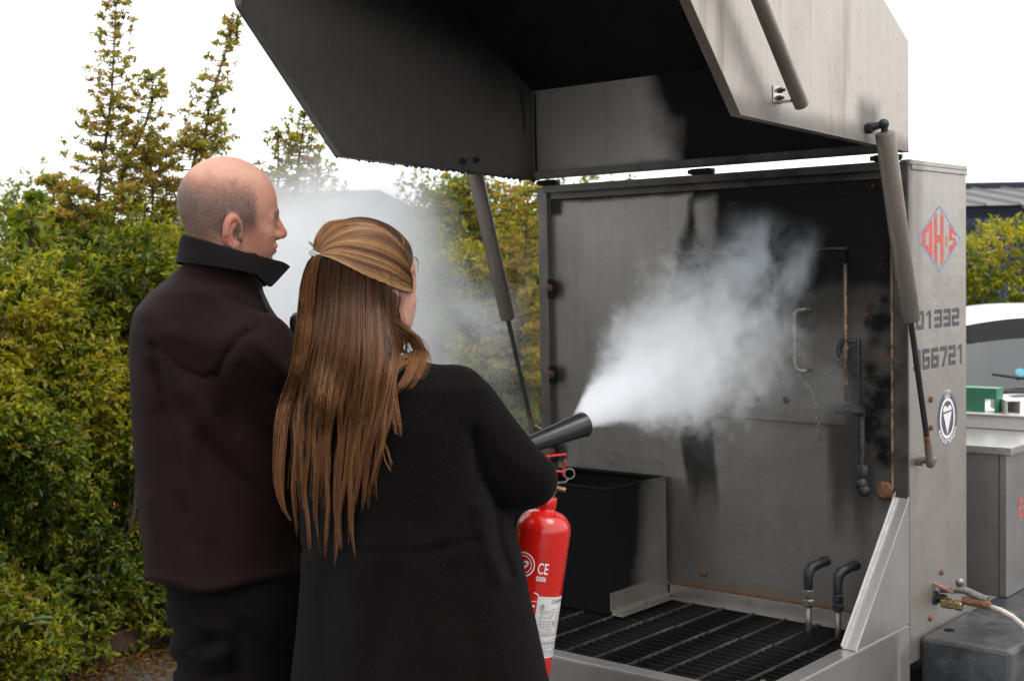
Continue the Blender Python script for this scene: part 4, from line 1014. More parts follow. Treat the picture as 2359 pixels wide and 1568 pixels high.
# ------------------------------------------------------------------ the woman
wyaw = math.radians(44); WM = axes((math.sin(wyaw), math.cos(wyaw), -.16), 0.0)
WC = at(846, 652, 2.45); WS = .96; wfw = np.array([math.sin(wyaw), math.cos(wyaw), 0]); wrt = np.array([math.cos(wyaw), -math.sin(wyaw), 0])
woman = tag(empty('person', tuple(at(930, 1300, 2.52)*[1, 1, 0])), 'woman with long half-tied brown hair in a black wool dress, seen from behind', 'person')
def W_head(P): return head_sdf((P-WC)@WM/WS, False)*WS
def wrow(y, xl, xr, d, ratio=.64):
    p0, p1 = at(xl, y, d), at(xr, y, d); c = (p0+p1)/2; e = np.linalg.norm(p1-p0)/2; th = -wyaw
    a = e/math.sqrt(math.cos(th)**2+(ratio*math.sin(th))**2); return (c[2], c[0], c[1], a, a*ratio, th)
W_rows = [wrow(822, 800, 950, 2.46, .9), wrow(845, 755, 1010, 2.48, .62), wrow(885, 705, 1085, 2.50, .58), wrow(960, 690, 1120, 2.51), wrow(1060, 688, 1140, 2.52), wrow(1160, 686, 1163, 2.53), wrow(1250, 688, 1188, 2.53), wrow(1340, 688, 1205, 2.53),
          wrow(1420, 682, 1224, 2.53), wrow(1568, 668, 1257, 2.53), wrow(1800, 640, 1290, 2.53)]
WSR, WSL = at(1052, 908, 2.42), at(752, 908, 2.64)
WER, WWR = at(1218, 1104, 2.44), at(1168, 1100, 2.68)
WEL, WWL = at(880, 1140, 2.80), at(1075, 1085, 2.86)
def W_dress0(P):
    f = rings(P, W_rows)
    f = smin(f, cap(P, WSR, WER, .054, .0495), .045); f = smin(f, cap(P, WER, WWR, .0495, .036), .015)
    return smin(f, smin(cap(P, WSL, WEL, .054, .048), cap(P, WEL, WWL, .048, .034), .015), .04)
def W_dress(P):
    f = W_dress0(P)
    f = f+.0016*fnoise(P, 30, 8)+.0008*fnoise(P, 110, 9)
    for pts, wd, a in [([(1100,1165),(1120,1260),(1150,1330)], 14, .004), ([(1140,1165),(1150,1250),(1180,1330)], 10, -.004), ([(1085,1160),(1030,1230),(980,1260)], 18, .003), ([(1090,1000),(1110,1100),(1150,1165)], 16, -.007), ([(1120,980),(1180,1060),(1230,1090)], 22, .003), ([(900,1330),(880,1450),(860,1568)], 40, -.006), ([(1050,1330),(1080,1450),(1100,1568)], 46, -.006), ([(760,1330),(745,1568)], 34, -.005), ([(980,1330),(985,1568)], 34, .005)]:
        f = f-1.25*a*np.exp(-(lines_px(P, pts)/wd)**2)
    f = f+.0020*np.exp(-(lines_px(P, [(1085,905),(1092,990),(1095,1080),(1085,1150)])/7)**2)+.0040*np.exp(-(lines_px(P, [(690,1262),(800,1272),(930,1272),(1040,1258),(1110,1240)])/7)**2)   # waist seam
    return f
zt_ = at(900, 815, 2.46)[2]
v, q = nets(W_dress, (-.60, 2.20, .46), (.22, 3.0, zt_), .0068)
world_link('dress', v, q, M_WOOL, woman)
v, q = nets(W_head, WC-np.array([.15, .15, .150]), WC+np.array([.16, .16, .125]), .003)
LW = (v-WC)@WM/WS
wc = np.tile(np.array([.47, .25, .185]), (len(v), 1))
lp = (sst(.010, .005, np.abs(LW[:, 2]+.069))*sst(.024, .018, np.abs(LW[:, 1]))*sst(.088, .094, LW[:, 0]))[:, None]; wc = wc*(1-lp*.7)+np.array([.42, .12, .12])*lp*.7
bw = (sst(.007, .003, np.abs(LW[:, 2]-.0135))*sst(.010, .016, np.abs(LW[:, 1]))*sst(.05, .044, np.abs(LW[:, 1]))*sst(.06, .07, LW[:, 0]))[:, None]; wc = wc*(1-bw*.7)+np.array([.10, .06, .035])*bw*.7
er = (sst(.080, .085, np.abs(LW[:, 1])))[:, None]; wc = wc*(1-er*.4)+np.array([.56, .22, .17])*er*.4
parts = [(v, q, wc)]
WK = [(at(1010, 2050, 2.50), np.array([.02, 0, 0])), (at(880, 2050, 2.58), np.array([-.02, 0, 0]))]
def W_body(P):
    f = rings(P, [(r[0], r[1], r[2], r[3]*.62, r[4]*.62, r[5]) for r in W_rows[2:]])
    f = smin(f, cap(P, at(880, 880, 2.50), at(850, 770, 2.47), .05, .048), .03)
    for a_, b_, c_ in ((WSR, WER, WWR), (WSL, WEL, WWL)): f = smin(f, smin(cap(P, a_, b_, .036, .032), cap(P, b_, c_, .032, .024), .01), .03)
    for k_, o_ in WK:
        f = smin(f, smin(cap(P, k_+[0, 0, .35], k_, .085, .055), cap(P, k_, [k_[0], k_[1], .1], .054, .038), .02), .05)
    return f
vb_, qb = nets(W_body, (-.62, 2.2, .05), (.22, 3.0, at(900, 800, 2.46)[2]), .015)
parts.append((vb_, qb, np.array([.47, .25, .185])))
grip = en+ez*.062
hd1 = grip-ex*.075-WWR; hd1 /= np.linalg.norm(hd1)
hw = WWR+hd1*.015
hv1, hq1 = nets(lambda P: hand_sdf(P, hw, hd1, np.array([0, .1, -1.0]), .165, 1.15, 1), hw-.13, hw+.24, .004); parts.append((hv1, hq1, np.array([.47, .25, .185])))
hp_ = HORN0-HORND*.075; hd2 = hp_-WWL; hd2 /= np.linalg.norm(hd2)
hv2, hq2 = nets(lambda P: hand_sdf(P, WWL, np.cross([0,0,1.0], HORND)*.3+hd2, np.array([.1, -.3, 1.0]), .165, 1.15, -1), WWL-.2, WWL+.24, .004); parts.append((hv2, hq2, np.array([.47, .25, .185])))
V, Q, C = join_np(parts); world_link('body', V, Q, M_SKIN, woman, C)
def W_tights(P):
    f = np.full(len(P), 9.)
    for k_, o_ in WK:
        f = smin(f, smin(cap(P, k_+[0, 0, .30], k_, .092, .060), cap(P, k_, [k_[0], k_[1], .1], .060, .043), .02), .02)
    return f
v, q = nets(W_tights, (-.6, 2.2, .06), (.2, 2.9, .72), .011); world_link('tights', v, q, M_TROUSER, woman)
for k_, o_ in WK:
    a = np.array([k_[0], k_[1], 0]); v, q = nets(lambda P: shoe(P, a, wfw), a-[.28,.28,.02], a+[.28,.28,.2], .008); world_link('shoe', v, q, M_SHOE, woman)

# hair: a cap on the scalp, then strands laid over head, neck and back
def hair_cap(P):
    L = (P-WC)@WM/WS
    f = ell(L, (-.016, 0, .030), (.106, .0845, .094))
    f = smin(f, ell(L, (.022, 0, .024), (.066, .073, .075)), .03)
    face = (L[:, 0]-.035)+np.clip(.045-L[:, 2], -.05, .2)*.55                 # keep the face and the ears free
    f = smax(f, face-.020, .02)
    f = smax(f, -(L[:, 2]+.085), .01)
    ears = np.maximum(np.abs(L[:, 0]+.002)-.022, np.maximum(L[:, 2]-.012, -L[:, 2]-.09)); f = smax(f, -np.maximum(ears, .062-np.abs(L[:, 1])), .008)
    back = rings(P, [wrow(640, 722, 800, 2.42, .8), wrow(720, 712, 880, 2.41, .6), wrow(800, 695, 905, 2.40, .5), wrow(860, 690, 900, 2.40, .36), wrow(940, 700, 870, 2.41, .12), wrow(1000, 720, 850, 2.44, .06)])
    return smin(f*WS, back, .03)
def hair_tex(g):
    c = g.attr(); n = g.noise(g.coord(), 60, 3)
    return {'Base Color': g.mix(g.ss(.3, .7, n)*.25, c, g.mix(.5, c, (.02, .012, .008))), 'Roughness': .48, 'Specular IOR Level': .34}
M_HAIR = material('hair', hair_tex)
v, q = nets(hair_cap, WC-np.array([.17, .2, .40]), WC+np.array([.17, .17, .14]), .005)
capcol = np.tile(np.array([.040, .020, .011]), (len(v), 1))
# depth of the surface the hair lies on, over the picture
GX, GY = np.arange(600, 1012, 7.0), np.arange(490, 1300, 7.0)
def trace(fn, X, Y):
    D = (FWD[None]+CRT[None]*((X-CX)/FPX)[:, None]-CUP[None]*((Y-CY)/FPX)[:, None]); t = np.full(len(X), 2.15)
    for _ in range(46): t = np.minimum(t+.75*np.clip(fn(CAM[None]+D*t[:, None]), -.02, .2), 2.62)
    return t
XX, YY = np.meshgrid(GX, GY); bothf = lambda P: np.minimum(np.minimum(W_dress0(P), hair_cap(P)), W_head(P))
DMAP = trace(bothf, XX.ravel(), YY.ravel()).reshape(XX.shape)
DMAP[DMAP > 2.60] = np.nan
for r in range(len(GY)):
    ok = ~np.isnan(DMAP[r]); DMAP[r] = np.interp(GX, GX[ok], DMAP[r][ok]) if ok.any() else 2.45
for _ in range(3): DMAP[1:-1] = (DMAP[:-2]+DMAP[1:-1]*2+DMAP[2:])/4; DMAP[:, 1:-1] = (DMAP[:, :-2]+DMAP[:, 1:-1]*2+DMAP[:, 2:])/4
def depth_at(x, y):
    fx = np.clip((x-GX[0])/7, 0, len(GX)-1.001); fy = np.clip((y-GY[0])/7, 0, len(GY)-1.001); i, j = fx.astype(int), fy.astype(int); a, b = fx-i, fy-j
    return DMAP[j, i]*(1-a)*(1-b)+DMAP[j, i+1]*a*(1-b)+DMAP[j+1, i]*(1-a)*b+DMAP[j+1, i+1]*a*b
def z2(pts): return np.array([((600+X*.5742)*.9211, (500+Y*.5742)*.9211) for X, Y in pts])
def resample(p, n):
    p = np.asarray(p, float); k = len(p); t = np.linspace(0, k-1, n); i = np.clip(t.astype(int), 0, k-2); f = (t-i)[:, None]
    g_ = lambda j: p[np.clip(j, 0, k-1)]
    p0, p1, p2, p3 = g_(i-1), g_(i), g_(i+1), g_(i+2)
    return .5*((2*p1)+(-p0+p2)*f+(2*p0-5*p1+4*p2-p3)*f**2+(-p0+3*p1-3*p2+p3)*f**3)
DARK, MID, LIGHT, GOLD = (np.array(c) for c in ((.034,.0155,.008), (.145,.057,.022), (.32,.140,.050), (.47,.262,.105)))
ST_P, ST_R, ST_C = [], [], []
NPT = 18; hr = np.random.default_rng(4)
def strand(px, off0, off1, col0, col1, r=.0008):
    p = resample(px, NPT); t = np.linspace(0, 1, NPT)
    d = depth_at(p[:, 0], p[:, 1]) - (off0+(off1-off0)*t)
    ST_P.append(CAM[None]+(FWD[None]+CRT[None]*((p[:, 0]-CX)/FPX)[:, None]-CUP[None]*((p[:, 1]-CY)/FPX)[:, None])*d[:, None])
    ST_R.append(r*np.minimum(1, .45+3*t)*np.minimum(1, .25+2.2*(1-t))); ST_C.append(col0+(col1-col0)*t[:, None])
fam = [z2(p) for p in ([(752,400),(700,388),(620,357),(540,324),(450,277),(390,250),(340,240)], [(752,345),(690,285),(600,240),(500,212),(420,208),(370,222),(338,238)],
       [(722,222),(655,150),(570,122),(480,130),(410,162),(360,200),(335,235)], [(612,108),(545,96),(470,95),(410,104),(370,130),(345,180),(330,232)], [(440,96),(400,101),(368,116),(343,143),(328,172),(320,205),(325,232)])]
fam = [resample(p, 12) for p in fam]
for i in range(1500):                                             # swept up from the brow to the tie
    s_ = hr.uniform(0, 4); k = min(int(s_), 3); f_ = s_-k; p = fam[k]*(1-f_)+fam[k+1]*f_
    lock = math.sin(s_*9.5+1)*.5+math.sin(s_*23)*.3+hr.normal(0, .28)
    c = MID+(GOLD-MID)*np.clip(.42+.5*lock, 0, 1); c = c if lock > -.45 else DARK+(MID-DARK)*.7
    w_ = hr.normal(0, 2.0)*np.linspace(1, .2, 12); p = p+np.stack([w_*.4, w_], 1)
    st = hr.uniform(0, .25) if hr.random() < .3 else 0
    n0 = int(st*12); strand(p[n0:], .007+hr.uniform(0, .006), .014, c*hr.uniform(.75, 1.1), c*hr.uniform(.85, 1.2), .0009)
tail = resample(z2([(336,238),(312,290),(296,380),(288,480),(278,580),(266,680),(248,760),(212,860),(186,960),(174,1080),(168,1200),(178,1300),(205,1380),(238,1412)]), 20)
wid = np.interp(np.linspace(0, 1, 20), [0,.06,.18,.4,.6,.8,1], [6,14,20,22,20,12,2])
for i in range(620):                                              # the tail from the tie
    u_ = hr.normal(0, .45); lk_ = round(hr.uniform(-1, 1)*2.5)/2.5; e_ = hr.uniform(.55, 1); n1 = int(20*e_)
    cl = np.linspace(0, 1, 20)[:, None]**1.5
    off = (np.clip(u_, -1, 1)*(1-cl[:, 0])+(lk_*.8+hr.normal(0, .10))*cl[:, 0])*wid
    p = tail+np.stack([off+np.sin(np.linspace(0, 9, 20)+lk_*2)*4*cl[:, 0], off*.05], 1)
    c = MID+(LIGHT-MID)*np.clip(hr.normal(.5, .35)-.3*abs(u_), 0, 1.3)
    strand(p[:n1], .014+hr.uniform(0, .016), .006+hr.uniform(0, .02), c*hr.uniform(.6, 1), c*hr.uniform(.85, 1.35), .0009)
bx = np.array([345,380,450,540,620,660]); by = np.array([246,262,285,328,360,375])
NL = 24; lock_c = (np.arange(NL)+hr.uniform(.1, .9, NL))/NL; lock_y = np.array([1395,1180,1300,1120,1465,1050,1290,1380,1150,1462,1240,1080,1498,1300,1475,1120,1350,1180,1440,1060,1240,1000,1130,980])
lock_d = hr.normal(0, 9, NL)
for i in range(1950):                                             # the hair left down
    t = hr.uniform(0, 1); k = int(np.argmin(np.abs(lock_c-t))); tl_ = lock_c[k]
    X0 = 345+t*312; Y0 = np.interp(X0, bx, by)+hr.uniform(-6, 60)
    loose = hr.random() < .16
    Y1 = lock_y[k]+hr.normal(-25, 60) if not loose else hr.uniform(800, 1350)
    Y1 = max(Y1, 720); ys = np.linspace(Y0, Y1, 11)
    xm = lambda T, Y: np.interp(Y, [Y0, 520, 700, 900, 1100, 1300, 1500], [345+T*312, 322+T*352, 275+T*425, 225+T*445, 222+T*405, 225+T*365, 240+T*335])
    cl = np.clip((ys-560)/480, 0, 1)*(.94 if not loose else .35)
    T = t*(1-cl)+(tl_+hr.normal(0, .011))*cl
    wig = (np.sin(ys/75+k*1.7)*7+np.sin(ys/41+k*2.9)*3)*np.clip((ys-500)/400, 0, 1)+lock_d[k]*np.clip((ys-800)/500, 0, 1)
    X = np.array([xm(a, b) for a, b in zip(T, ys)])+wig+hr.normal(0, 1.6)
    if loose: X = X+np.sin(np.linspace(0, 3, 11)+hr.uniform(0, 6))*hr.uniform(5, 22)*np.linspace(0, 1, 11)
    lk_ = math.sin(k*2.4+.6)*.5+hr.normal(0, .4)
    c0 = DARK+(MID-DARK)*np.clip(.25+.3*lk_, 0, 1); c1 = MID+(LIGHT-MID)*np.clip(.55+.45*lk_, 0, 1.35)
    if hr.random() < .10: c1 = GOLD*.85
    lay = hr.uniform(0, 1)
    strand(z2(list(zip(X, ys))), .004+.012*lay, .004+.014*lay, c0*hr.uniform(.7, 1.2), c1*hr.uniform(.7, 1.15), .00085)
side_paths = [[(655,400),(650,470),(690,535),(745,580),(778,625),(776,665),(745,760),(690,830),(650,865)], [(650,390),(640,480),(670,560),(720,600),(765,660),(755,720),(715,790),(672,832)], [(640,385),(620,480),(640,580),(650,680),(640,780),(660,880),(682,985),(684,1050)],
              [(650,400),(640,500),(680,560),(740,600),(785,650),(800,700),(770,780),(710,850)], [(630,385),(610,500),(640,600),(700,660),(750,672),(700,700),(650,740),(630,820),(600,900)], [(645,390),(640,470),(665,540),(700,600),(705,650),(680,720),(640,790)]]
for p in side_paths:                                              # pieces that fall forward over the shoulder
    P_ = resample(z2(p), 14)
    for i in range(44):
        w_ = hr.normal(0, 8.5)*np.interp(np.linspace(0, 1, 14), [0,.4,1], [1.6,1.3,.4]); c0 = DARK*1.4; c1 = MID+(LIGHT-MID)*np.clip(hr.normal(.6, .4), 0, 1.3)
        strand((P_+np.stack([w_, w_*.5], 1))[:int(14*hr.uniform(.75, 1))], .004+hr.uniform(0, .010), .005+hr.uniform(0, .012), c0*hr.uniform(.8, 1.6), c1, .0008)
for p in ([(735,250),(760,245),(775,270),(770,320)], [(720,200),(735,190),(745,210)], [(330,225),(310,190),(300,180)], [(745,330),(760,310),(765,345)], [(690,140),(712,170),(716,200)], [(335,215),(318,188),(303,195)], [(600,1000),(640,1080),(660,1160)], [(450,1000),(440,1080),(455,1130)], [(215,1150),(240,1200),(272,1235)], [(620,1050),(630,1130),(655,1180)], [(270,1010),(240,1060),(285,1045)]):
    for i in range(5): strand(z2(p)+hr.normal(0, 2.2, (len(p), 2)), .006, .012, MID, LIGHT, .00035)
for i in range(150):                                              # flyaways round the crown and the lengths
    if i < 90:
        k_ = hr.uniform(2.2, 4); kk = min(int(k_), 3); p = fam[kk]*(1-(k_-kk))+fam[kk+1]*(k_-kk); a_ = hr.integers(0, 6); p = p[a_:a_+6]+np.linspace(0, 1, 6)[:, None]*np.array([hr.normal(0, 10), -abs(hr.normal(4, 5))])*np.sin(np.linspace(0, 3.14, 6))[:, None]
    else:
        x0 = hr.uniform(230, 610); y0 = hr.uniform(560, 1250); dx = hr.normal(0, 26); p = z2([(x0, y0), (x0+dx*.4, y0+50), (x0+dx, y0+hr.uniform(80, 170))])
    strand(p, .008, .016+hr.uniform(0, .01), MID*1.3, LIGHT, .00030)
SP = np.array(ST_P); SR = np.array(ST_R); SCo = np.array(ST_C); n = len(SP)
Tn = np.gradient(SP, axis=1); Tn /= np.linalg.norm(Tn, axis=2, keepdims=True)+1e-9
e1 = np.cross(Tn, FWD); e1 /= np.linalg.norm(e1, axis=2, keepdims=True)+1e-9; e2 = np.cross(Tn, e1)
ringv = np.stack([SP+SR[..., None]*(math.cos(a)*e1+math.sin(a)*e2) for a in (0, 2.094, 4.189)], 2)
V = ringv.reshape(-1, 3); base = (np.arange(n)[:, None, None]*NPT+np.arange(NPT-1)[None, :, None])*3; k3 = np.arange(3)[None, None]; k4 = (k3+1) % 3
Q = np.stack([base+k3, base+k4, base+3+k4, base+3+k3], -1).reshape(-1, 4)
C = np.repeat(SCo[:, :, None], 3, 2).reshape(-1, 3)
o3 = np.concatenate([V, v]); q3 = np.concatenate([Q, q+len(V)])
hair_ob = world_link('hair', o3, q3, M_HAIR, woman, np.concatenate([np.clip(C, .004, .6), capcol]))
# hair tie
tie = z2([(336, 237)])[0]; td = float(depth_at(np.array([tie[0]]), np.array([tie[1]]))[0])-.012
ctr = at(tie[0], tie[1], td); a1 = (CRT*.94-CUP*.34); a2 = FWD*.9+CUP*.1; wl_ = np.array(woman.location)
g = Geo()
for s_ in (-.0028, 0, .0028): g.tube([ctr-wl_+(-CUP*.94-CRT*.3)*s_+a1*.0135*math.cos(t)+a2*.013*math.sin(t) for t in np.linspace(0, 2*math.pi, 25)[:-1]], .0021, 6, closed=True)
link('hair_tie', g.mesh('hair_tie'), plain('elastic_silver', (.40,.39,.385), .5, .3), woman, True)
cl_ = z2([(738, 640)])[0]; cd = float(depth_at(np.array([cl_[0]]), np.array([cl_[1]]))[0])-.02
g = Geo().obox(at(cl_[0], cl_[1], cd)-wl_, CRT*.004+CUP*-.008, CRT*.0025+CUP*.0012, FWD*.002); link('hair_slide', g.mesh('hair_slide'), bpy.data.materials['elastic_silver'], woman, bevel=.001)

# ================================================================== plants
def leaf_mesh(name, pos, axis, nrm, length, width, col):
    """one folded leaf per row: base, two sides, tip"""
    n = len(pos); a = axis/np.linalg.norm(axis, axis=1, keepdims=True); s_ = np.cross(a, nrm); s_ /= np.linalg.norm(s_, axis=1, keepdims=True)+1e-9; u = np.cross(s_, a)
    l = length[:, None]; w_ = width[:, None]
    b = pos; mid = pos+a*l*.5; tip = pos+a*l-u*l*.10
    V = np.stack([b, mid+s_*w_+u*w_*.45, tip, mid-s_*w_+u*w_*.45], 1).reshape(-1, 3)
    i = np.arange(n)[:, None]*4
    F = np.concatenate([i+[0, 2, 1], i+[0, 3, 2]], 1).reshape(-1, 3)
    return np_mesh(name, V, F, vert_cols=np.repeat(col, 4, 0))
def m_leaf(g):
    c = g.attr(); n = g.noise(g.coord(), 220, 2)
    return {'Base Color': g.mix(n*.35, c, g.mix(.6, c, (.02, .03, .006))), 'Roughness': .42, 'Specular IOR Level': .45, 'Transmission Weight': 0.0}
M_LEAF = material('leaves', m_leaf)
# a little light passes through the leaves
nt_ = M_LEAF.node_tree; pb = nt_.nodes['Principled BSDF']; tr = nt_.nodes.new('ShaderNodeBsdfTranslucent'); ms = nt_.nodes.new('ShaderNodeMixShader'); ms.inputs[0].default_value = .46
at_ = nt_.nodes.new('ShaderNodeAttribute'); at_.attribute_name = 'Col'
br_ = nt_.nodes.new('ShaderNodeMixRGB'); br_.blend_type = 'MULTIPLY'; br_.inputs[0].default_value = 1; br_.inputs[2].default_value = (1.8, 1.75, 1.1, 1); nt_.links.new(at_.outputs['Color'], br_.inputs[1]); nt_.links.new(br_.outputs[0], tr.inputs['Color']); nt_.links.new(pb.outputs[0], ms.inputs[1]); nt_.links.new(tr.outputs[0], ms.inputs[2]); nt_.links.new(ms.outputs[0], nt_.nodes['Material Output'].inputs['Surface'])
M_TWIG = plain('twig', (.060, .038, .028), .8, 0, .4, 80)
GREENS = np.array([(.055,.085,.010), (.115,.160,.013), (.205,.235,.016), (.31,.29,.022), (.40,.34,.032)])
BUDS = np.array([(.42,.29,.06), (.47,.34,.075), (.42,.22,.055), (.42,.35,.06)])
pr_ = np.random.default_rng(21)
def unit(n): v = pr_.normal(size=(n, 3)); return v/np.linalg.norm(v, axis=1, keepdims=True)
def sprigs(P, D, n_leaf, L0, tone=None, bud=.12, spread=.55, budn=9, reach=.05):
    """leaf clusters: for every sprig position P and direction D returns leaf arrays"""
    n = len(P); D = D/np.linalg.norm(D, axis=1, keepdims=True)
    t = pr_.uniform(.1, 1, (n, n_leaf)); base = P[:, None]+D[:, None]*(t*reach)[..., None]
    ax = D[:, None]*pr_.uniform(.2, 1.0, (n, n_leaf))[..., None]+unit(n*n_leaf).reshape(n, n_leaf, 3)*spread*1.5
    nm = np.array([0, 0, 1.0])*.9+D[:, None]*.5+unit(n*n_leaf).reshape(n, n_leaf, 3)*.6
    L = L0*pr_.uniform(.6, 1.25, (n, n_leaf)); Wd = L*pr_.uniform(.18, .27, (n, n_leaf))
    ci = np.clip(pr_.normal(1.6 if tone is None else tone[:, None], .95, (n, n_leaf)), 0, 3.99); k = ci.astype(int); f = (ci-k)[..., None]
    col = (GREENS[k]*(1-f)+GREENS[k+1]*f)*pr_.uniform(.7, 1.25, (n, n_leaf))[..., None]
    out = [base.reshape(-1, 3), ax.reshape(-1, 3), nm.reshape(-1, 3), L.ravel(), Wd.ravel(), col.reshape(-1, 3)]
    m = pr_.random(n) < bud; nb = int(m.sum())
    if nb:
        hubs = P[m]+D[m]*reach*pr_.uniform(.7, 1.3, (nb, 1))
        bp = hubs[:, None]+unit(nb*budn).reshape(nb, budn, 3)*pr_.uniform(.2, 1, (nb, budn, 1))*np.array([.030, .030, .012])*(L0/.028)
        bl = L0*pr_.uniform(.22, .42, (nb, budn)); bc = BUDS[pr_.integers(0, 4, nb)][:, None]*pr_.uniform(.6, 1.2, (nb, budn, 1))
        bu = unit(nb*budn)
        for i, a in enumerate([bp.reshape(-1, 3), bu, np.roll(bu, 1, 0)+[0, 0, .6], bl.ravel(), (bl*.42).ravel(), bc.reshape(-1, 3)]): out[i] = np.concatenate([out[i], a])
    return out
def hedge(name, label, pa, pb_, height, thick, n_sprig, L0, away, seed, reach=.05, dens_t=None, zmin=.04, tshift=0.0):
    pa, pb_ = np.array(pa, float), np.array(pb_, float); ln_ = np.linalg.norm(pb_-pa); dr = (pb_-pa)/ln_; aw = np.array(away, float); aw -= dr*(aw@dr); aw /= np.linalg.norm(aw)
    root = tag(empty(name, (pa[0], pa[1], 0)), label, 'hedge')
    t = pr_.uniform(0, 1, n_sprig)**(1.0 if dens_t is None else dens_t)*ln_
    hgt = height+.10*np.sin(t*2.1+seed)+.07*np.sin(t*5.3+2*seed)+.05*np.sin(t*11+seed)
    top = pr_.random(n_sprig) < .16
    z = np.where(top, hgt+np.abs(pr_.normal(0, .07, n_sprig)), zmin+(hgt-zmin)*pr_.uniform(0, 1, n_sprig))
    lump = .13*np.sin(t*4.2+z*3.1+seed)*np.sin(z*4.5-t*1.7)+.07*np.sin(t*9+z*8+seed*2)+.05*np.sin(t*17-z*13)
    dep = np.where(top, pr_.uniform(-.1, thick, n_sprig), lump+pr_.exponential(.11, n_sprig)-.03)+.22*sst(height*.62, height, z)-.05*np.cos(np.clip(z/height, 0, 1)*6.28)
    P = pa[None, :]*[1, 1] if False else np.stack([pa[0]+dr[0]*t+aw[0]*dep, pa[1]+dr[1]*t+aw[1]*dep, z], 1)
    D = -np.array([aw[0], aw[1], 0])*.75+np.array([0, 0, .55])+unit(n_sprig)*.75
    D[top] = np.array([0, 0, 1.0])+unit(int(top.sum()))*.6
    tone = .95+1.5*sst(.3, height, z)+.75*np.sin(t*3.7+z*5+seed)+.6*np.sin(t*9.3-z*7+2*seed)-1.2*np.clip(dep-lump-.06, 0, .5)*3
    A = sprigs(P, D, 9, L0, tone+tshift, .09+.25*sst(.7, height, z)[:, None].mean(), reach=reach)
    o = np.array([pa[0], pa[1], 0])
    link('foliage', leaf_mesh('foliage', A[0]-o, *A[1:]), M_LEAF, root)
    # inner leaves and stems that close the hedge
    n2 = int(n_sprig*.26); t = pr_.uniform(0, ln_, n2); z = pr_.uniform(0.02, height*1.0, n2); dp = pr_.uniform(.22, thick*.8, n2)
    P = np.stack([dr[0]*t+aw[0]*dp, dr[1]*t+aw[1]*dp, z], 1)
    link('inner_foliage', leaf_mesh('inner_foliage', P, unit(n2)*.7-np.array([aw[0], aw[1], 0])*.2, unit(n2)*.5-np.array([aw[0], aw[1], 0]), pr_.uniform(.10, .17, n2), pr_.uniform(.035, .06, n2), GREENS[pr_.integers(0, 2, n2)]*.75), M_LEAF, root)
    g = Geo()
    for i in range(int(ln_*14)):
        tt = random.uniform(0, ln_); dp0 = random.uniform(.15, .5); p0 = np.array([dr[0]*tt+aw[0]*dp0, dr[1]*tt+aw[1]*dp0, 0])
        p = [p0]; d_ = np.array([random.gauss(0, .25), random.gauss(0, .25), 1.0])
        for k in range(5): d_ = d_+np.array([random.gauss(0, .18), random.gauss(0, .18), 0]); p.append(p[-1]+d_/np.linalg.norm(d_)*height/5.2)
        g.tube(p, [.011, .009, .008, .006, .004, .002], 5)
    obj('stems', g, M_TWIG, root); tag(bpy.data.objects[root.name].children[-1], kind='stuff')
    return root
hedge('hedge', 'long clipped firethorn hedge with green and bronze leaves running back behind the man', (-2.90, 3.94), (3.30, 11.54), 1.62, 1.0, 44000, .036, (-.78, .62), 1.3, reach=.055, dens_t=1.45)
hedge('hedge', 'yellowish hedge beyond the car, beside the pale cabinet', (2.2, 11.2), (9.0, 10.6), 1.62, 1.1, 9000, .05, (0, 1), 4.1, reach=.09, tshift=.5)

def shoot_shrub(label, stem, d, widths, leafL=.030, bud=.75, side=26, tone=2.0, loose=0.0, group='tall shoots growing out of the hedge'):
    """an upright shoot with level side sprays; stem given through the picture at distance d, widths in metres from bottom to top"""
    pts = np.array([at(x, y, d) for x, y in stem]); o = np.array([pts[0][0], pts[0][1], 0.0])
    root = tag(empty('shrub', tuple(o)), label, 'shrub', group)
    path = resample(pts, 24)
    g = Geo().tube([p-o for p in path], list(np.linspace(.012, .002, len(path))), 6)
    P, D, TN = [], [], []
    Lp = resample(pts, 80); ga = pr_.uniform(0, 6)
    for i in range(side):
        s_ = (i+pr_.uniform(-.25, .25))/side; k = int(np.clip(s_*79, 0, 79)); b = Lp[k]; w_ = np.interp(s_, np.linspace(0, 1, len(widths)), widths)
        for q in range(4 if w_ > .10 else 3):
            ga += 2.4; a = ga+pr_.uniform(-.5, .5); ln_ = w_*pr_.uniform(.55, 1.15); d0 = np.array([math.cos(a), math.sin(a)*.8, pr_.uniform(-.05, .22)]); d0 /= np.linalg.norm(d0)
            tip = b+d0*ln_+np.array([0, 0, .015])
            g.tube([b-o, (b+tip)/2-o+[0, 0, -.006], tip-o], [.0032, .0024, .0012], 4)
            m = max(1, int(ln_/.036))
            for j in range(m):
                f = (j+1)/m; P.append(b+(tip-b)*f+pr_.normal(0, .004, 3)); D.append(d0*.5+np.array([0, 0, .35])+pr_.normal(0, .25, 3)); TN.append(tone+pr_.normal(0, .4))
    for i in range(int(side*.9)):
        k = int(pr_.uniform(0, 79)); P.append(Lp[k]+pr_.normal(0, .008, 3)); D.append(np.array([0, 0, .7])+pr_.normal(0, .5, 3)); TN.append(tone-.4)
    for j in range(3): P.append(Lp[79-j*3]); D.append(np.array([0, 0, 1.0])+pr_.normal(0, .3, 3)); TN.append(tone-.6)
    P, D = np.array(P), np.array(D)
    A = sprigs(P, D, 9, leafL, np.array(TN), bud, budn=44, reach=.028)
    link('foliage', leaf_mesh('foliage', A[0]-o, *A[1:]), M_LEAF, root); obj('stem', g, M_TWIG, root)
    return root
shoot_shrub('tallest firethorn spire, rising out of the top of the picture', [(195,660),(208,590),(240,348),(256,226),(263,94),(270,-20)], 6.15, [.28,.24,.18,.11,.085,.055,.03], side=34, bud=.85)
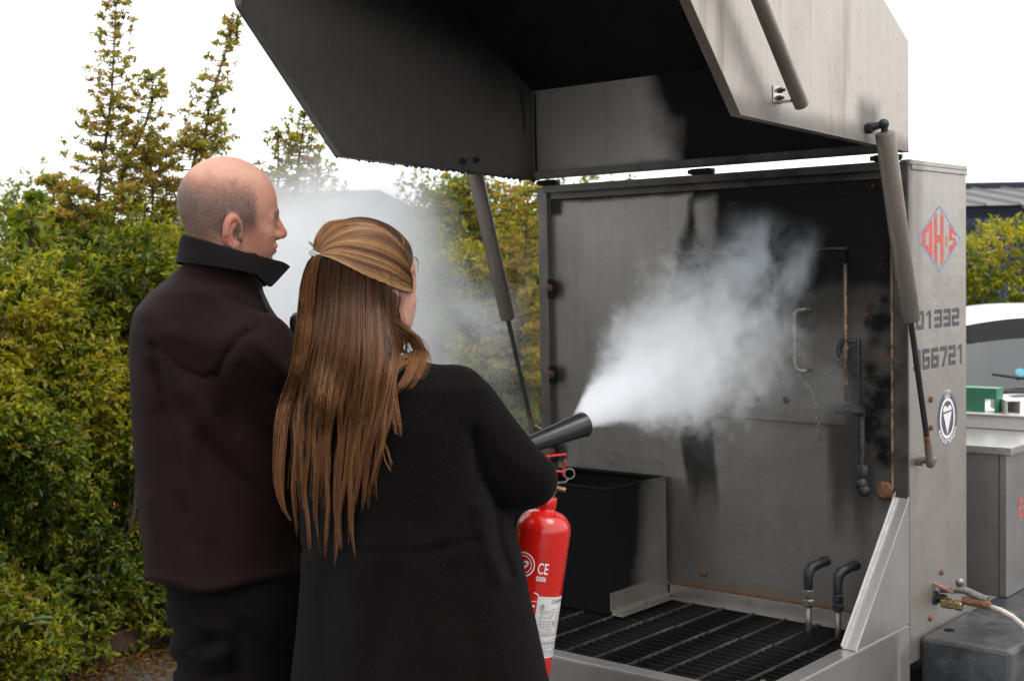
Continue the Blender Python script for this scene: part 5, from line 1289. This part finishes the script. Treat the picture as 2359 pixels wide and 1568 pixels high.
shoot_shrub('middle firethorn shoot, shorter than the two beside it', [(250,560),(282,404),(329,301),(350,226),(349,180)], 6.3, [.22,.15,.09,.065,.025], side=24, bud=.6)
shoot_shrub('bushy golden firethorn stem just behind the back of the bald head', [(330,700),(345,560),(352,440),(340,330)], 6.4, [.28,.24,.17,.08], side=24, bud=.8)
shoot_shrub('leaning firethorn shoot whose tip nearly meets the hood', [(420,560),(446,376),(470,324),(484,235),(517,127),(538,50)], 6.5, [.20,.17,.13,.09,.05,.02], side=32, bud=.6)
shoot_shrub('firethorn branch reaching out to the left, low beside the spire', [(230,560),(190,500),(150,450),(108,420)], 6.1, [.11,.10,.08,.03], side=14, bud=.9)
shoot_shrub('green leafy sucker with long pointed leaves at the left edge', [(66,640),(70,560),(72,500),(75,468)], 5.75, [.045,.06,.06,.03], leafL=.065, bud=0, side=5, tone=1.2)
shoot_shrub('short leafy twig between the sucker and the spire', [(150,620),(140,560),(128,500)], 6.0, [.06,.07,.03], leafL=.045, bud=.1, side=7, tone=1.6)
shoot_shrub('smoke-veiled shoot reaching the edge of the hood', [(665,560),(680,440),(692,340),(703,262)], 6.7, [.22,.16,.12,.05], side=22, bud=.3)
shoot_shrub('smoke-veiled thin shoot left of the one under the hood', [(640,560),(640,430),(641,306)], 6.7, [.12,.10,.03], side=14, bud=.2)
shoot_shrub('small smoke-veiled tip between the bald head and the roof', [(728,560),(731,440),(732,372)], 6.8, [.14,.10,.03], side=12, bud=.2)
shoot_shrub('dense golden firethorn column between the strut and the cabinet', [(1195,900),(1200,760),(1210,600),(1215,430)], 7.4, [.30,.26,.22,.14], side=34, bud=.9, tone=2.4)
shoot_shrub('grey-green bushy shoot directly behind the upper strut', [(1110,760),(1105,600),(1100,480),(1075,415)], 8.0, [.36,.34,.26,.08], side=28, bud=.3, tone=1.2)
shoot_shrub('loose shoot left of the strut, beside the pale roof', [(1030,760),(1025,600),(1030,500),(1040,440)], 8.2, [.40,.34,.26,.08], side=24, bud=.2, tone=1.2)
# broad-leaved weed at the foot of the hedge
def weed(label, x, y, d, n, Lf):
    c = onz(x, y, .05) if False else at(x, y, d); o = np.array([c[0], c[1], 0.0]); root = tag(empty('weed', tuple(o)), label, 'weed', 'broad-leaved weeds at the foot of the hedge')
    for i in range(n):
        a = -.9+i*2.6/n*1.5+pr_.uniform(-.2, .2)-1.57; el = pr_.uniform(.1, .7); L = Lf*pr_.uniform(.7, 1.1); V = []; k = 9
        dirh = np.array([math.cos(a), math.sin(a), 0]); sd_ = np.array([-dirh[1], dirh[0], 0])
        for j in range(k):
            t = j/(k-1); p = dirh*L*t*math.cos(el)+np.array([0, 0, L*(t*math.sin(el)-.55*t*t*.5)])+np.array([0, 0, c[2]]); w_ = L*.17*math.sin(math.pi*min(1, t*.9+.08))**.8*(1.25 if j % 2 else .72)
            V += [p-sd_*w_+[0, 0, w_*.35], p, p+sd_*w_+[0, 0, w_*.35]]
        F = [(3*j+m, 3*j+m+1, 3*j+m+4, 3*j+m+3) for j in range(k-1) for m in (0, 1)]
        obj('leaf', Geo().add(V, F), M_WEED, root, smooth=True)
M_WEED = material('weed_leaf', lambda g: {'Base Color': g.mix(g.noise(g.coord(), 25, 4), (.10, .14, .05), (.16, .20, .085)), 'Roughness': .45})
weed('pale toothed weed under the hedge at the left edge', 35, 1452, 5.0, 7, .19)
weed('smaller toothed weed under the hedge, nearer the corner', 60, 1560, 5.0, 6, .15)

# kerb, soil bed, fallen leaves
hd_ = np.array([.6321, .7749, 0]); hn_ = np.array([-.7749, .6321, 0]); ka = np.array([-2.9, 4.12, 0])
soil = obj('soil_bed', Geo().add([ka+hn_*.0+[0,0,.05], ka+hd_*10+[0,0,.05], ka+hd_*10+hn_*1.4+[0,0,.09], ka+hn_*1.4+[0,0,.09]], [(0,1,2,3)]), plain('soil', (.045,.028,.018), .95, 0, .5, 40, .01)); tag(soil, kind='structure')
kerb = empty('kerb', tuple(ka), math.atan2(hd_[1], hd_[0])); tag(kerb, kind='structure')
me = Geo().box((-.455, -.12, -.05), (.455, -.004, .11)).mesh('kerb_stone'); me.materials.append(plain('kerb_brown', (.060,.034,.024), .9, 0, .4, 18, .004))
for i in range(11):
    o = bpy.data.objects.new('kerb_stone', me); COL.objects.link(o); o.parent = kerb; o.location = (i*.92, random.uniform(-.004,.004), random.uniform(-.005,.003)); b = o.modifiers.new('bevel', 'BEVEL'); b.width = .01; b.segments = 2
n = 15000; t = pr_.uniform(.2, 3.2, n); dpt = -np.abs(pr_.exponential(.22, n))-.10
P = ka[None]+hd_[None]*t[:, None]+hn_[None]*dpt[:, None]; P[:, 2] = pr_.uniform(.004, .028, n)
cols = np.array([(.16,.075,.03), (.10,.05,.025), (.22,.13,.045), (.13,.10,.03), (.20,.085,.035)])[pr_.integers(0, 5, n)]*pr_.uniform(.6, 1.2, (n, 1))
lit = link('fallen_leaves', leaf_mesh('fallen_leaves', P, pr_.normal(size=(n, 3))*[1, 1, .25], pr_.normal(size=(n, 3))*.35+[0, 0, 1], pr_.uniform(.014, .032, n), pr_.uniform(.003, .008, n), cols), M_LEAF); tag(lit, 'brown leaf litter along the kerb below the hedge', kind='stuff')

# ================================================================== far buildings, trees, the car
M_SLATE = material('roof_sheet', lambda g: {'Base Color': g.mix(g.noise(g.vmul(g.coord(), (1, 1, 1)), .8, 4), (.105, .105, .107), (.15, .15, .152)), 'Roughness': .7})
M_BLUE = plain('blue_cladding', (.020, .030, .085), .5, 0, .1, 2)
M_NAVY = plain('dark_ridge', (.014, .020, .032), .7, 0, .2, 2)
shed = tag(empty('industrial_shed', (22, 40, 0)), 'long grey roofed industrial shed with a navy blue wall, far off', 'building')
obj('wall', Geo().box((-13, 0, 0), (15, 14, 3.25)), M_BLUE, shed)
g = Geo(); g.add([(-13.4,-.5,3.22),(15.4,-.5,3.22),(15.4,7,4.15),(-13.4,7,4.15)], [(0,1,2,3)]); g.add([(-13.4,14.5,3.22),(15.4,14.5,3.22),(15.4,7.01,4.15),(-13.4,7.01,4.15)], [(3,2,1,0)])
obj('roof', g, M_SLATE, shed)
me = Geo().add([(-.05,-.5,3.225),(.05,-.5,3.225),(.05,7,4.155),(-.05,7,4.155),(0,-.5,3.30),(0,7,4.23)], [(0,4,5,3),(4,1,2,5),(0,1,4)]).mesh('roof_rib'); me.materials.append(M_SLATE)
for i in range(28):
    o = bpy.data.objects.new('roof_rib', me); COL.objects.link(o); o.parent = shed; o.location = (-13+i*1.02, 0, 0)
obj('ridge_cap', Geo().box((-13.4, 6.6, 4.12), (15.4, 7.4, 4.32)), M_NAVY, shed)
me = Geo().box((-13.2, -.06, 0), (15.2, -.002, .16)).mesh('wall_rail'); me.materials.append(M_NAVY)
for k in range(5):
    o = bpy.data.objects.new('wall_rail', me); COL.objects.link(o); o.parent = shed; o.location = (0, 0, 2.9-k*.42)
house = tag(empty('house', (-3.9, 31, 0)), 'house with a plain slate gable roof, half lost in the smoke', 'building')
obj('wall', Geo().box((-4, 0, 0), (2.2, 7, 2.75)), plain('house_brick', (.28, .22, .18), .85, 0, .2, 3), house)
g = Geo().prism([(-.5, 2.70), (3.5, 3.72), (7.5, 2.70), (7.5, 2.62), (-.5, 2.62)], 0, -4.4, .55); 
obj('roof', g, plain('slate', (.050, .060, .078), .7, 0, .15, 4), house)
g = Geo().add([(.552,-.5,2.66),(2.55,-.5,2.62),(.552,3.5,3.72),(.552,7.5,2.66),(2.55,7.5,2.62)], [(0,1,2),(2,4,3),(1,4,2)]); obj('roof_end', g, bpy.data.materials['slate'], house)
for x in (-2.8, -.6, 1.0): w0 = obj('window', Geo().box((x-.5, -.03, 1.0), (x+.5, .02, 2.1)), plain('white_frame', (.7,.7,.69), .5) if 'white_frame' not in bpy.data.materials else bpy.data.materials['white_frame'], house); obj('pane', Geo().box((x-.43, -.035, 1.07), (x+.43, -.031, 2.03)), M_FIT, w0)
obj('gutter_box', Geo().box((2.0, -.72, 2.52), (2.5, -.51, 2.86)), bpy.data.materials['white_frame'], house)
def tree(label, x, y, h, r, n, tone, seed):
    root = tag(empty('tree', (x, y, 0)), label, 'tree', 'trees beyond the hedge'); rg = np.random.default_rng(seed); g = Geo().tube([(0,0,0),(0.05,0,h*.35),(.0,.05,h*.6),(.05,0,h*.85)], [.16,.13,.09,.03], 7)
    hubs = []
    for i in range(26):
        a = rg.uniform(0, 6.28); zz = rg.uniform(.35, 1.0); rr = r*math.sin(math.pi*min(.98, .25+.72*(1-zz)+.1))*rg.uniform(.4, 1); p = np.array([math.cos(a)*rr, math.sin(a)*rr, h*zz]); hubs.append(p); g.tube([(0,0,h*max(.25, zz-.25)), p*[.5,.5,.97], p], [.05,.03,.012], 5)
    hubs = np.array(hubs); P = hubs[rg.integers(0, 26, n)]+rg.normal(0, r*.17, (n, 3)); A = sprigs(P, unit(n)+[0, 0, .3], 7, .11, np.full(n, tone), 0, reach=.15)
    link('crown', leaf_mesh('crown', *A), M_LEAF, root); obj('trunk', g, M_TWIG, root)
tree('dark rounded tree far behind the hedge at the left', -8.3, 24, 3.1, 1.3, 900, .4, 3)
tree('pale distant tree at the far left edge', -9.7, 26, 3.3, 1.6, 900, 1.6, 5)
tree('distant tree whose top shows right of the roof', -.4, 24, 3.0, 1.5, 1000, .9, 7)
tree('distant tree behind the strut', .9, 26, 3.3, 1.6, 900, .9, 8)

# white car
M_CARW = plain('car_white', (.74, .75, .76), .22, 0, .02, 5); M_GLASSD = material('windscreen_glass', lambda g: {'Base Color': (.020, .024, .024), 'Roughness': .04, 'Specular IOR Level': .6, 'Coat Weight': .6, 'Coat Roughness': .02})
car = tag(empty('car', (3.35, 8.3, 0), math.radians(-6)), 'white low car with a dark raked windscreen parked behind the trailer', 'car')
def loft(rows):
    """rows of equal point count"""
    g = Geo(); m = len(rows[0])
    for r in rows: g.v.extend([tuple(map(float, p)) for p in r])
    for i in range(len(rows)-1):
        for j in range(m-1): g.f.append((i*m+j, i*m+j+1, (i+1)*m+j+1, (i+1)*m+j))
    return g
def arch(y, w, zb, zt, e=2.6, n=17):
    """cross-section of the body at y: from the left foot over the top to the right foot"""
    out = []
    for k in range(n):
        a = math.pi*k/(n-1); c, s = math.cos(a), math.sin(a); out.append((-w*abs(c)**(2/e)*(1 if c > 0 else -1), y, zb+(zt-zb)*abs(s)**(2/e)))
    return out
body = loft([arch(y, w_, .22, z, 4.5) for y, w_, z in [(-2.02,.55,.45),(-1.98,.70,.60),(-1.8,.80,.70),(-1.3,.85,.78),(-.75,.86,.84),(-.5,.86,.86),(.6,.87,.88),(1.5,.86,.90),(1.95,.80,.86),(2.1,.72,.70),(2.14,.6,.45)]])
obj('body', body, M_CARW, car, smooth='auto', angle=50)
roofp = [(-.22,.545,1.235),(-.08,.575,1.272),(.25,.585,1.298),(.8,.58,1.29),(1.2,.56,1.235)]
obj('roof', loft([[(x, y+.05*(x/w_)**2, z-.075*abs(x/w_)**2.4) for x in np.linspace(-w_, w_, 15)] for y, w_, z in roofp]), M_CARW, car, smooth=True)
wsr = [(-.86,.70,.845),(-.66,.67,.965),(-.44,.62,1.10),(-.225,.545,1.232)]
obj('windscreen', loft([[(x, y+.10*(x/w_)**2, z-.055*abs(x/w_)**2.4) for x in np.linspace(-w_, w_, 15)] for y, w_, z in wsr]), M_GLASSD, car, smooth=True)
obj('rear_window', loft([[(x, y-.06*(x/w_)**2, z-.05*abs(x/w_)**2.4) for x in np.linspace(-w_, w_, 13)] for y, w_, z in [(1.205,.55,1.228),(1.5,.62,1.06),(1.8,.66,.90)]]), M_GLASSD, car, smooth=True)
obj('shade_band', loft([[(x, y+.10*(x/w_)**2-.004, z-.055*abs(x/w_)**2.4+.003) for x in np.linspace(-w_, w_, 15)] for y, w_, z in [(-.40,.605,1.12),(-.31,.575,1.178),(-.226,.546,1.2325)]]), plain('black_glass', (.006,.006,.007), .95), car, smooth=True)
for s_ in (-1, 1):
    sw = [(s_*x, y, z) for x, y, z in [(.60,-.10,1.16),(.59,.4,1.20),(.57,1.15,1.14),(.70,1.45,.92),(.80,.4,.885),(.80,-.60,.875),(.74,-.72,.90)]]
    obj('side_window', Geo().add(sw, [tuple(range(7)) if s_ > 0 else tuple(range(7))[::-1]]), M_GLASSD, car)
    obj('pillar', Geo().tube([(s_*.74,-.78,.86),(s_*.66,-.47,1.03),(s_*.565,-.16,1.195),(s_*.60,.4,1.222),(s_*.57,1.18,1.165),(s_*.70,1.6,.93)], [.03,.026,.024,.022,.024,.03], 8), M_CARW, car, smooth=True)
    mr = obj('mirror', Geo().sphere((s_*.95, -.58, .95), .1, 14, 9, (1, .6, .62)), M_FIT, car, smooth=True)
    for y in (-1.32, 1.30):
        wh = obj('wheel', Geo().lathe([(.20,0),(.285,.01),(.305,.04),(.305,.16),(.285,.19),(.20,.20)], (s_*.86-(.2 if s_ > 0 else 0), y, .305), (1,0,0), 28), bpy.data.materials['tyre_rubber'], car, smooth='auto')
    obj('headlight', Geo().sphere((s_*.62, -1.86, .60), .13, 12, 8, (1, .7, .5)), M_CHROME, car, smooth=True)
obj('tax_disc', Geo().lathe([(.030,0),(.030,.002)], (-.35, -.70, .935), (0,-.75,.66), 16), plain('sky_blue', (.08,.30,.40), .6), car)
obj('wiper', Geo().tube([(-.05,-.86,.862),(-.3,-.80,.90),(-.52,-.74,.93)], .008, 6), M_FIT, car)
obj('grille', Geo().box((-.4, -2.03, .34), (.4, -1.99, .48)), M_FIT, car)
obj('dashboard_cowl', Geo().box((-.66, -.93, .835), (.66, -.86, .852)), M_FIT, car)
# white beam with a green bracket and a square tube lying on it, behind the locker
def rot_thing(name, label, cat): return tag(empty(name, tuple(T0), -YAW), label, cat)
M_WHITEP = plain('white_paint_steel', (.66, .64, .60), .4, 0, .06, 12)
bm_ = rot_thing('white_beam', 'long white painted steel channel lying across behind the grey locker', 'steel beam')
g = Geo().box((-.2,1.0,1.0225),(.92,1.06,1.067)).box((-.2,.992,1.0672),(.92,1.09,1.0745))
obj('channel', g, M_WHITEP, bm_, bevel=.003)
gb = rot_thing('green_bracket', 'green steel bracket with a square cut-out standing on the white beam', 'bracket')
M_GRN = plain('green_paint', (.045, .20, .115), .4, 0, .1, 20)
g = Geo().prism([(.30,1.0755),(.541,1.0755),(.541,1.121),(.573,1.121),(.573,1.0755),(.581,1.0755),(.581,1.157),(.30,1.157)], 1, 1.012, 1.018); g.box((.30,1.0185,1.151),(.581,1.075,1.157)); g.box((.5755,1.0185,1.0755),(.581,1.075,1.1508))
obj('plate', g, M_GRN, gb, bevel=.002)
st = rot_thing('square_tube', 'short hollow white square tube lying on the beam beside the green bracket', 'steel tube')
L1 = np.array([.55,-.83,0]); L1 = L1/np.linalg.norm(L1); S1 = np.array([-L1[1], L1[0], 0]); hw_ = .021; th = .003
c0 = np.array([.640,1.005,1.0975])-L1*.11
g = Geo()
for sgn in (-1, 1):
    g.obox(c0+S1*hw_*sgn, L1*.11, S1*th*.5, np.array([0,0,hw_+th*.5])); g.obox(c0+np.array([0,0,hw_*sgn]), L1*.1095, S1*(hw_-th*.55), np.array([0,0,th*.5]))
obj('tube', g, M_WHITEP, st)

# ================================================================== smoke and gas: scattering volumes in closed hulls
def volume_material(name, fn, color=(.96, .97, .99), aniso=.2):
    m = bpy.data.materials.new(name); m.use_nodes = True; nt = m.node_tree; nt.nodes.remove(nt.nodes['Principled BSDF'])
    g = G(nt); v = nt.nodes.new('ShaderNodeVolumePrincipled'); v.inputs['Color'].default_value = (*color, 1); v.inputs['Anisotropy'].default_value = aniso
    g.put(v.inputs['Density'], fn(g)); nt.links.new(v.outputs[0], nt.nodes['Material Output'].inputs['Volume'])
    try: m.cycles.volume_step_rate = 1.0
    except Exception: pass
    return m
def hull(name, path, radii, mat, label, frame=None):
    """closed skin round a path; object space: x along the first to the last point, origin at the first"""
    path = [np.asarray(p, float) for p in path]; x = path[-1]-path[0]; L = np.linalg.norm(x); x /= L; y = np.cross([0, 0, 1.0], x); y /= np.linalg.norm(y); z = np.cross(x, y); R = np.stack([x, y, z], 1)
    loc = [(p-path[0])@R for p in path]
    o = obj(name, Geo().tube(loc, radii, 20), mat, None, smooth=True)
    m = Matrix.Identity(4)
    for i in range(3):
        for j in range(3): m[i][j] = R[i][j]
        m[i][3] = path[0][i]
    o.matrix_basis = m; tag(o, label, None, None, 'stuff'); return o, L
def on_v(x, y, v):
    D = FWD+CRT*(x-CX)/FPX-CUP*(y-CY)/FPX; t = (v-(CAM-T0)@TV)/(D@TV); return CAM+D*t
J0 = HORN0+HORND*(HORNL-.012); J1 = on_v(1685, 715, -.17); JA = J1-J0; JL = np.linalg.norm(JA)
def jet(g):
    x, y, z = g.xyz(g.coord()); p = g.coord()
    n1 = g.noise(p, 9, 5, .6, dist=.6)-.5; n2 = g.noise(p, 24, 4, .62)-.5; n3 = g.noise(p, 62, 3, .6)-.5
    bend = g.ss(.0, .55, x)*.03
    R = x*.285+.0225+g.ss(.10, .45, x)*.035; r = g.math('SQRT', y*y+(z+bend-.01)*(z+bend-.01))
    q = r/R+n1*1.15*g.ss(.0, .25, x)+n2*.95*g.ss(.0, .2, x)+n3*.35*g.ss(.0, .2, x)
    edge = g.ss(1.0, .50, q)
    end = g.ss(JL+.03, JL-.22, x+n1*.3)
    st = g.noise(g.vmul(p, (2.2, 9, 9)), 2.0, 4, .6); dens = (.14+.26*g.ss(.30, .70, st))/(R*R)
    return g.mn(dens, 130.0)*edge*end
rad = lambda t: (.0225+.30*t+.035*sst(.10, .45, t))*1.55+.004
ts = np.linspace(0, 1.16, 12); dJ = JA/JL
o, _ = hull('gas_cloud', [J0+dJ*JL*t for t in ts], [max(.024, rad(t*JL)*(1 if t < .9 else .85)) if t > .02 else .024 for t in ts], volume_material('carbon_dioxide_cloud', jet, (.965, .98, 1.0), -.15), 'dense white jet of gas bursting from the horn towards the sooty panel')
def wisps(g):
    p = g.coord(); x, y, z = g.xyz(p)
    n = g.noise(g.vmul(p, (.8, 1.3, 1)), 9, 5, .6, dist=.5); n2 = g.noise(p, 4.3, 3)
    r = g.math('SQRT', y*y+z*z)
    return g.ss(.47, .72, n+(n2-.5)*.35)*g.ss(.17, .03, r)*17*g.ss(.0, .10, x)*g.ss(.40, .22, x)
W0, W1 = on_v(1720, 800, -.17), on_v(1800, 440, -.20)
hull('smoke', [W0+(W1-W0)*t for t in np.linspace(0, 1, 7)], [.06,.15,.17,.17,.17,.16,.10], volume_material('blue_wisps', wisps, (.86, .93, 1.0), .0), 'thin blue wisps of smoke curling up the blackened panel')
def haze_r(g):
    p = g.coord(); x, y, z = g.xyz(p); n = g.noise(p, 6, 5, .6, dist=.8); r = g.math('SQRT', y*y+z*z)
    return g.ss(.40, .75, n)*g.ss(.15, .06, r)*1.5*g.ss(.0, .10, x)
H0, H1 = on_v(1560, 1000, -.19), on_v(1960, 900, -.17)
hull('smoke', [H0+(H1-H0)*t for t in np.linspace(0, 1, 6)], [.06,.13,.15,.15,.14,.06], volume_material('thin_haze', haze_r, (.93, .96, 1.0), .2), 'thin haze below the white jet, in front of the hatch')
def bank(g):
    p = g.coord(); x, y, z = g.xyz(p); n = g.noise(p, 2.6, 6, .6, dist=.7); n2 = g.noise(p, 9, 4, .6)-.5
    r = g.math('SQRT', y*y+z*z*1.0)
    return g.ss(.30, .66, n+n2*.16+g.ss(.42, .08, r+n2*.05)*.16)*g.ss(.44, .10, r+n2*.16+(n-.5)*.25)*10.5*g.ss(.0, .38, x+n2*.2+(n-.5)*.3)*g.ss(1.0, .70, x)
B0, B1 = at(640, 560, 3.75), at(1010, 730, 4.35)
B0, B1 = at(745, 330, 3.9), at(830, 1180, 4.05)
hull('smoke', [B0+(B1-B0)*t for t in np.linspace(0, 1, 9)], [.12,.36,.44,.46,.46,.46,.44,.38,.14], volume_material('smoke_bank', bank, (.98, .99, 1.0), -.15), 'pale bank of drifting smoke between the man and the woman')
def drift(g):
    p = g.coord(); x, y, z = g.xyz(p); n = g.noise(p, 4.2, 6, .62, dist=.8); r = g.math('SQRT', y*y+z*z)
    return g.ss(.42, .74, n)*g.ss(.34, .06, r+(n-.5)*.3)*3.2*g.ss(.05, .40, x)*g.ss(.96, .6, x)
D0, D1 = at(1085, 480, 4.55), at(1110, 1160, 4.45)
hull('smoke', [D0+(D1-D0)*t for t in np.linspace(0, 1, 8)], [.10,.28,.34,.36,.36,.34,.28,.10], volume_material('smoke_drift', drift, (.95, .975, 1.0), .0), 'thinner smoke drifting past the strut towards the cabinet')
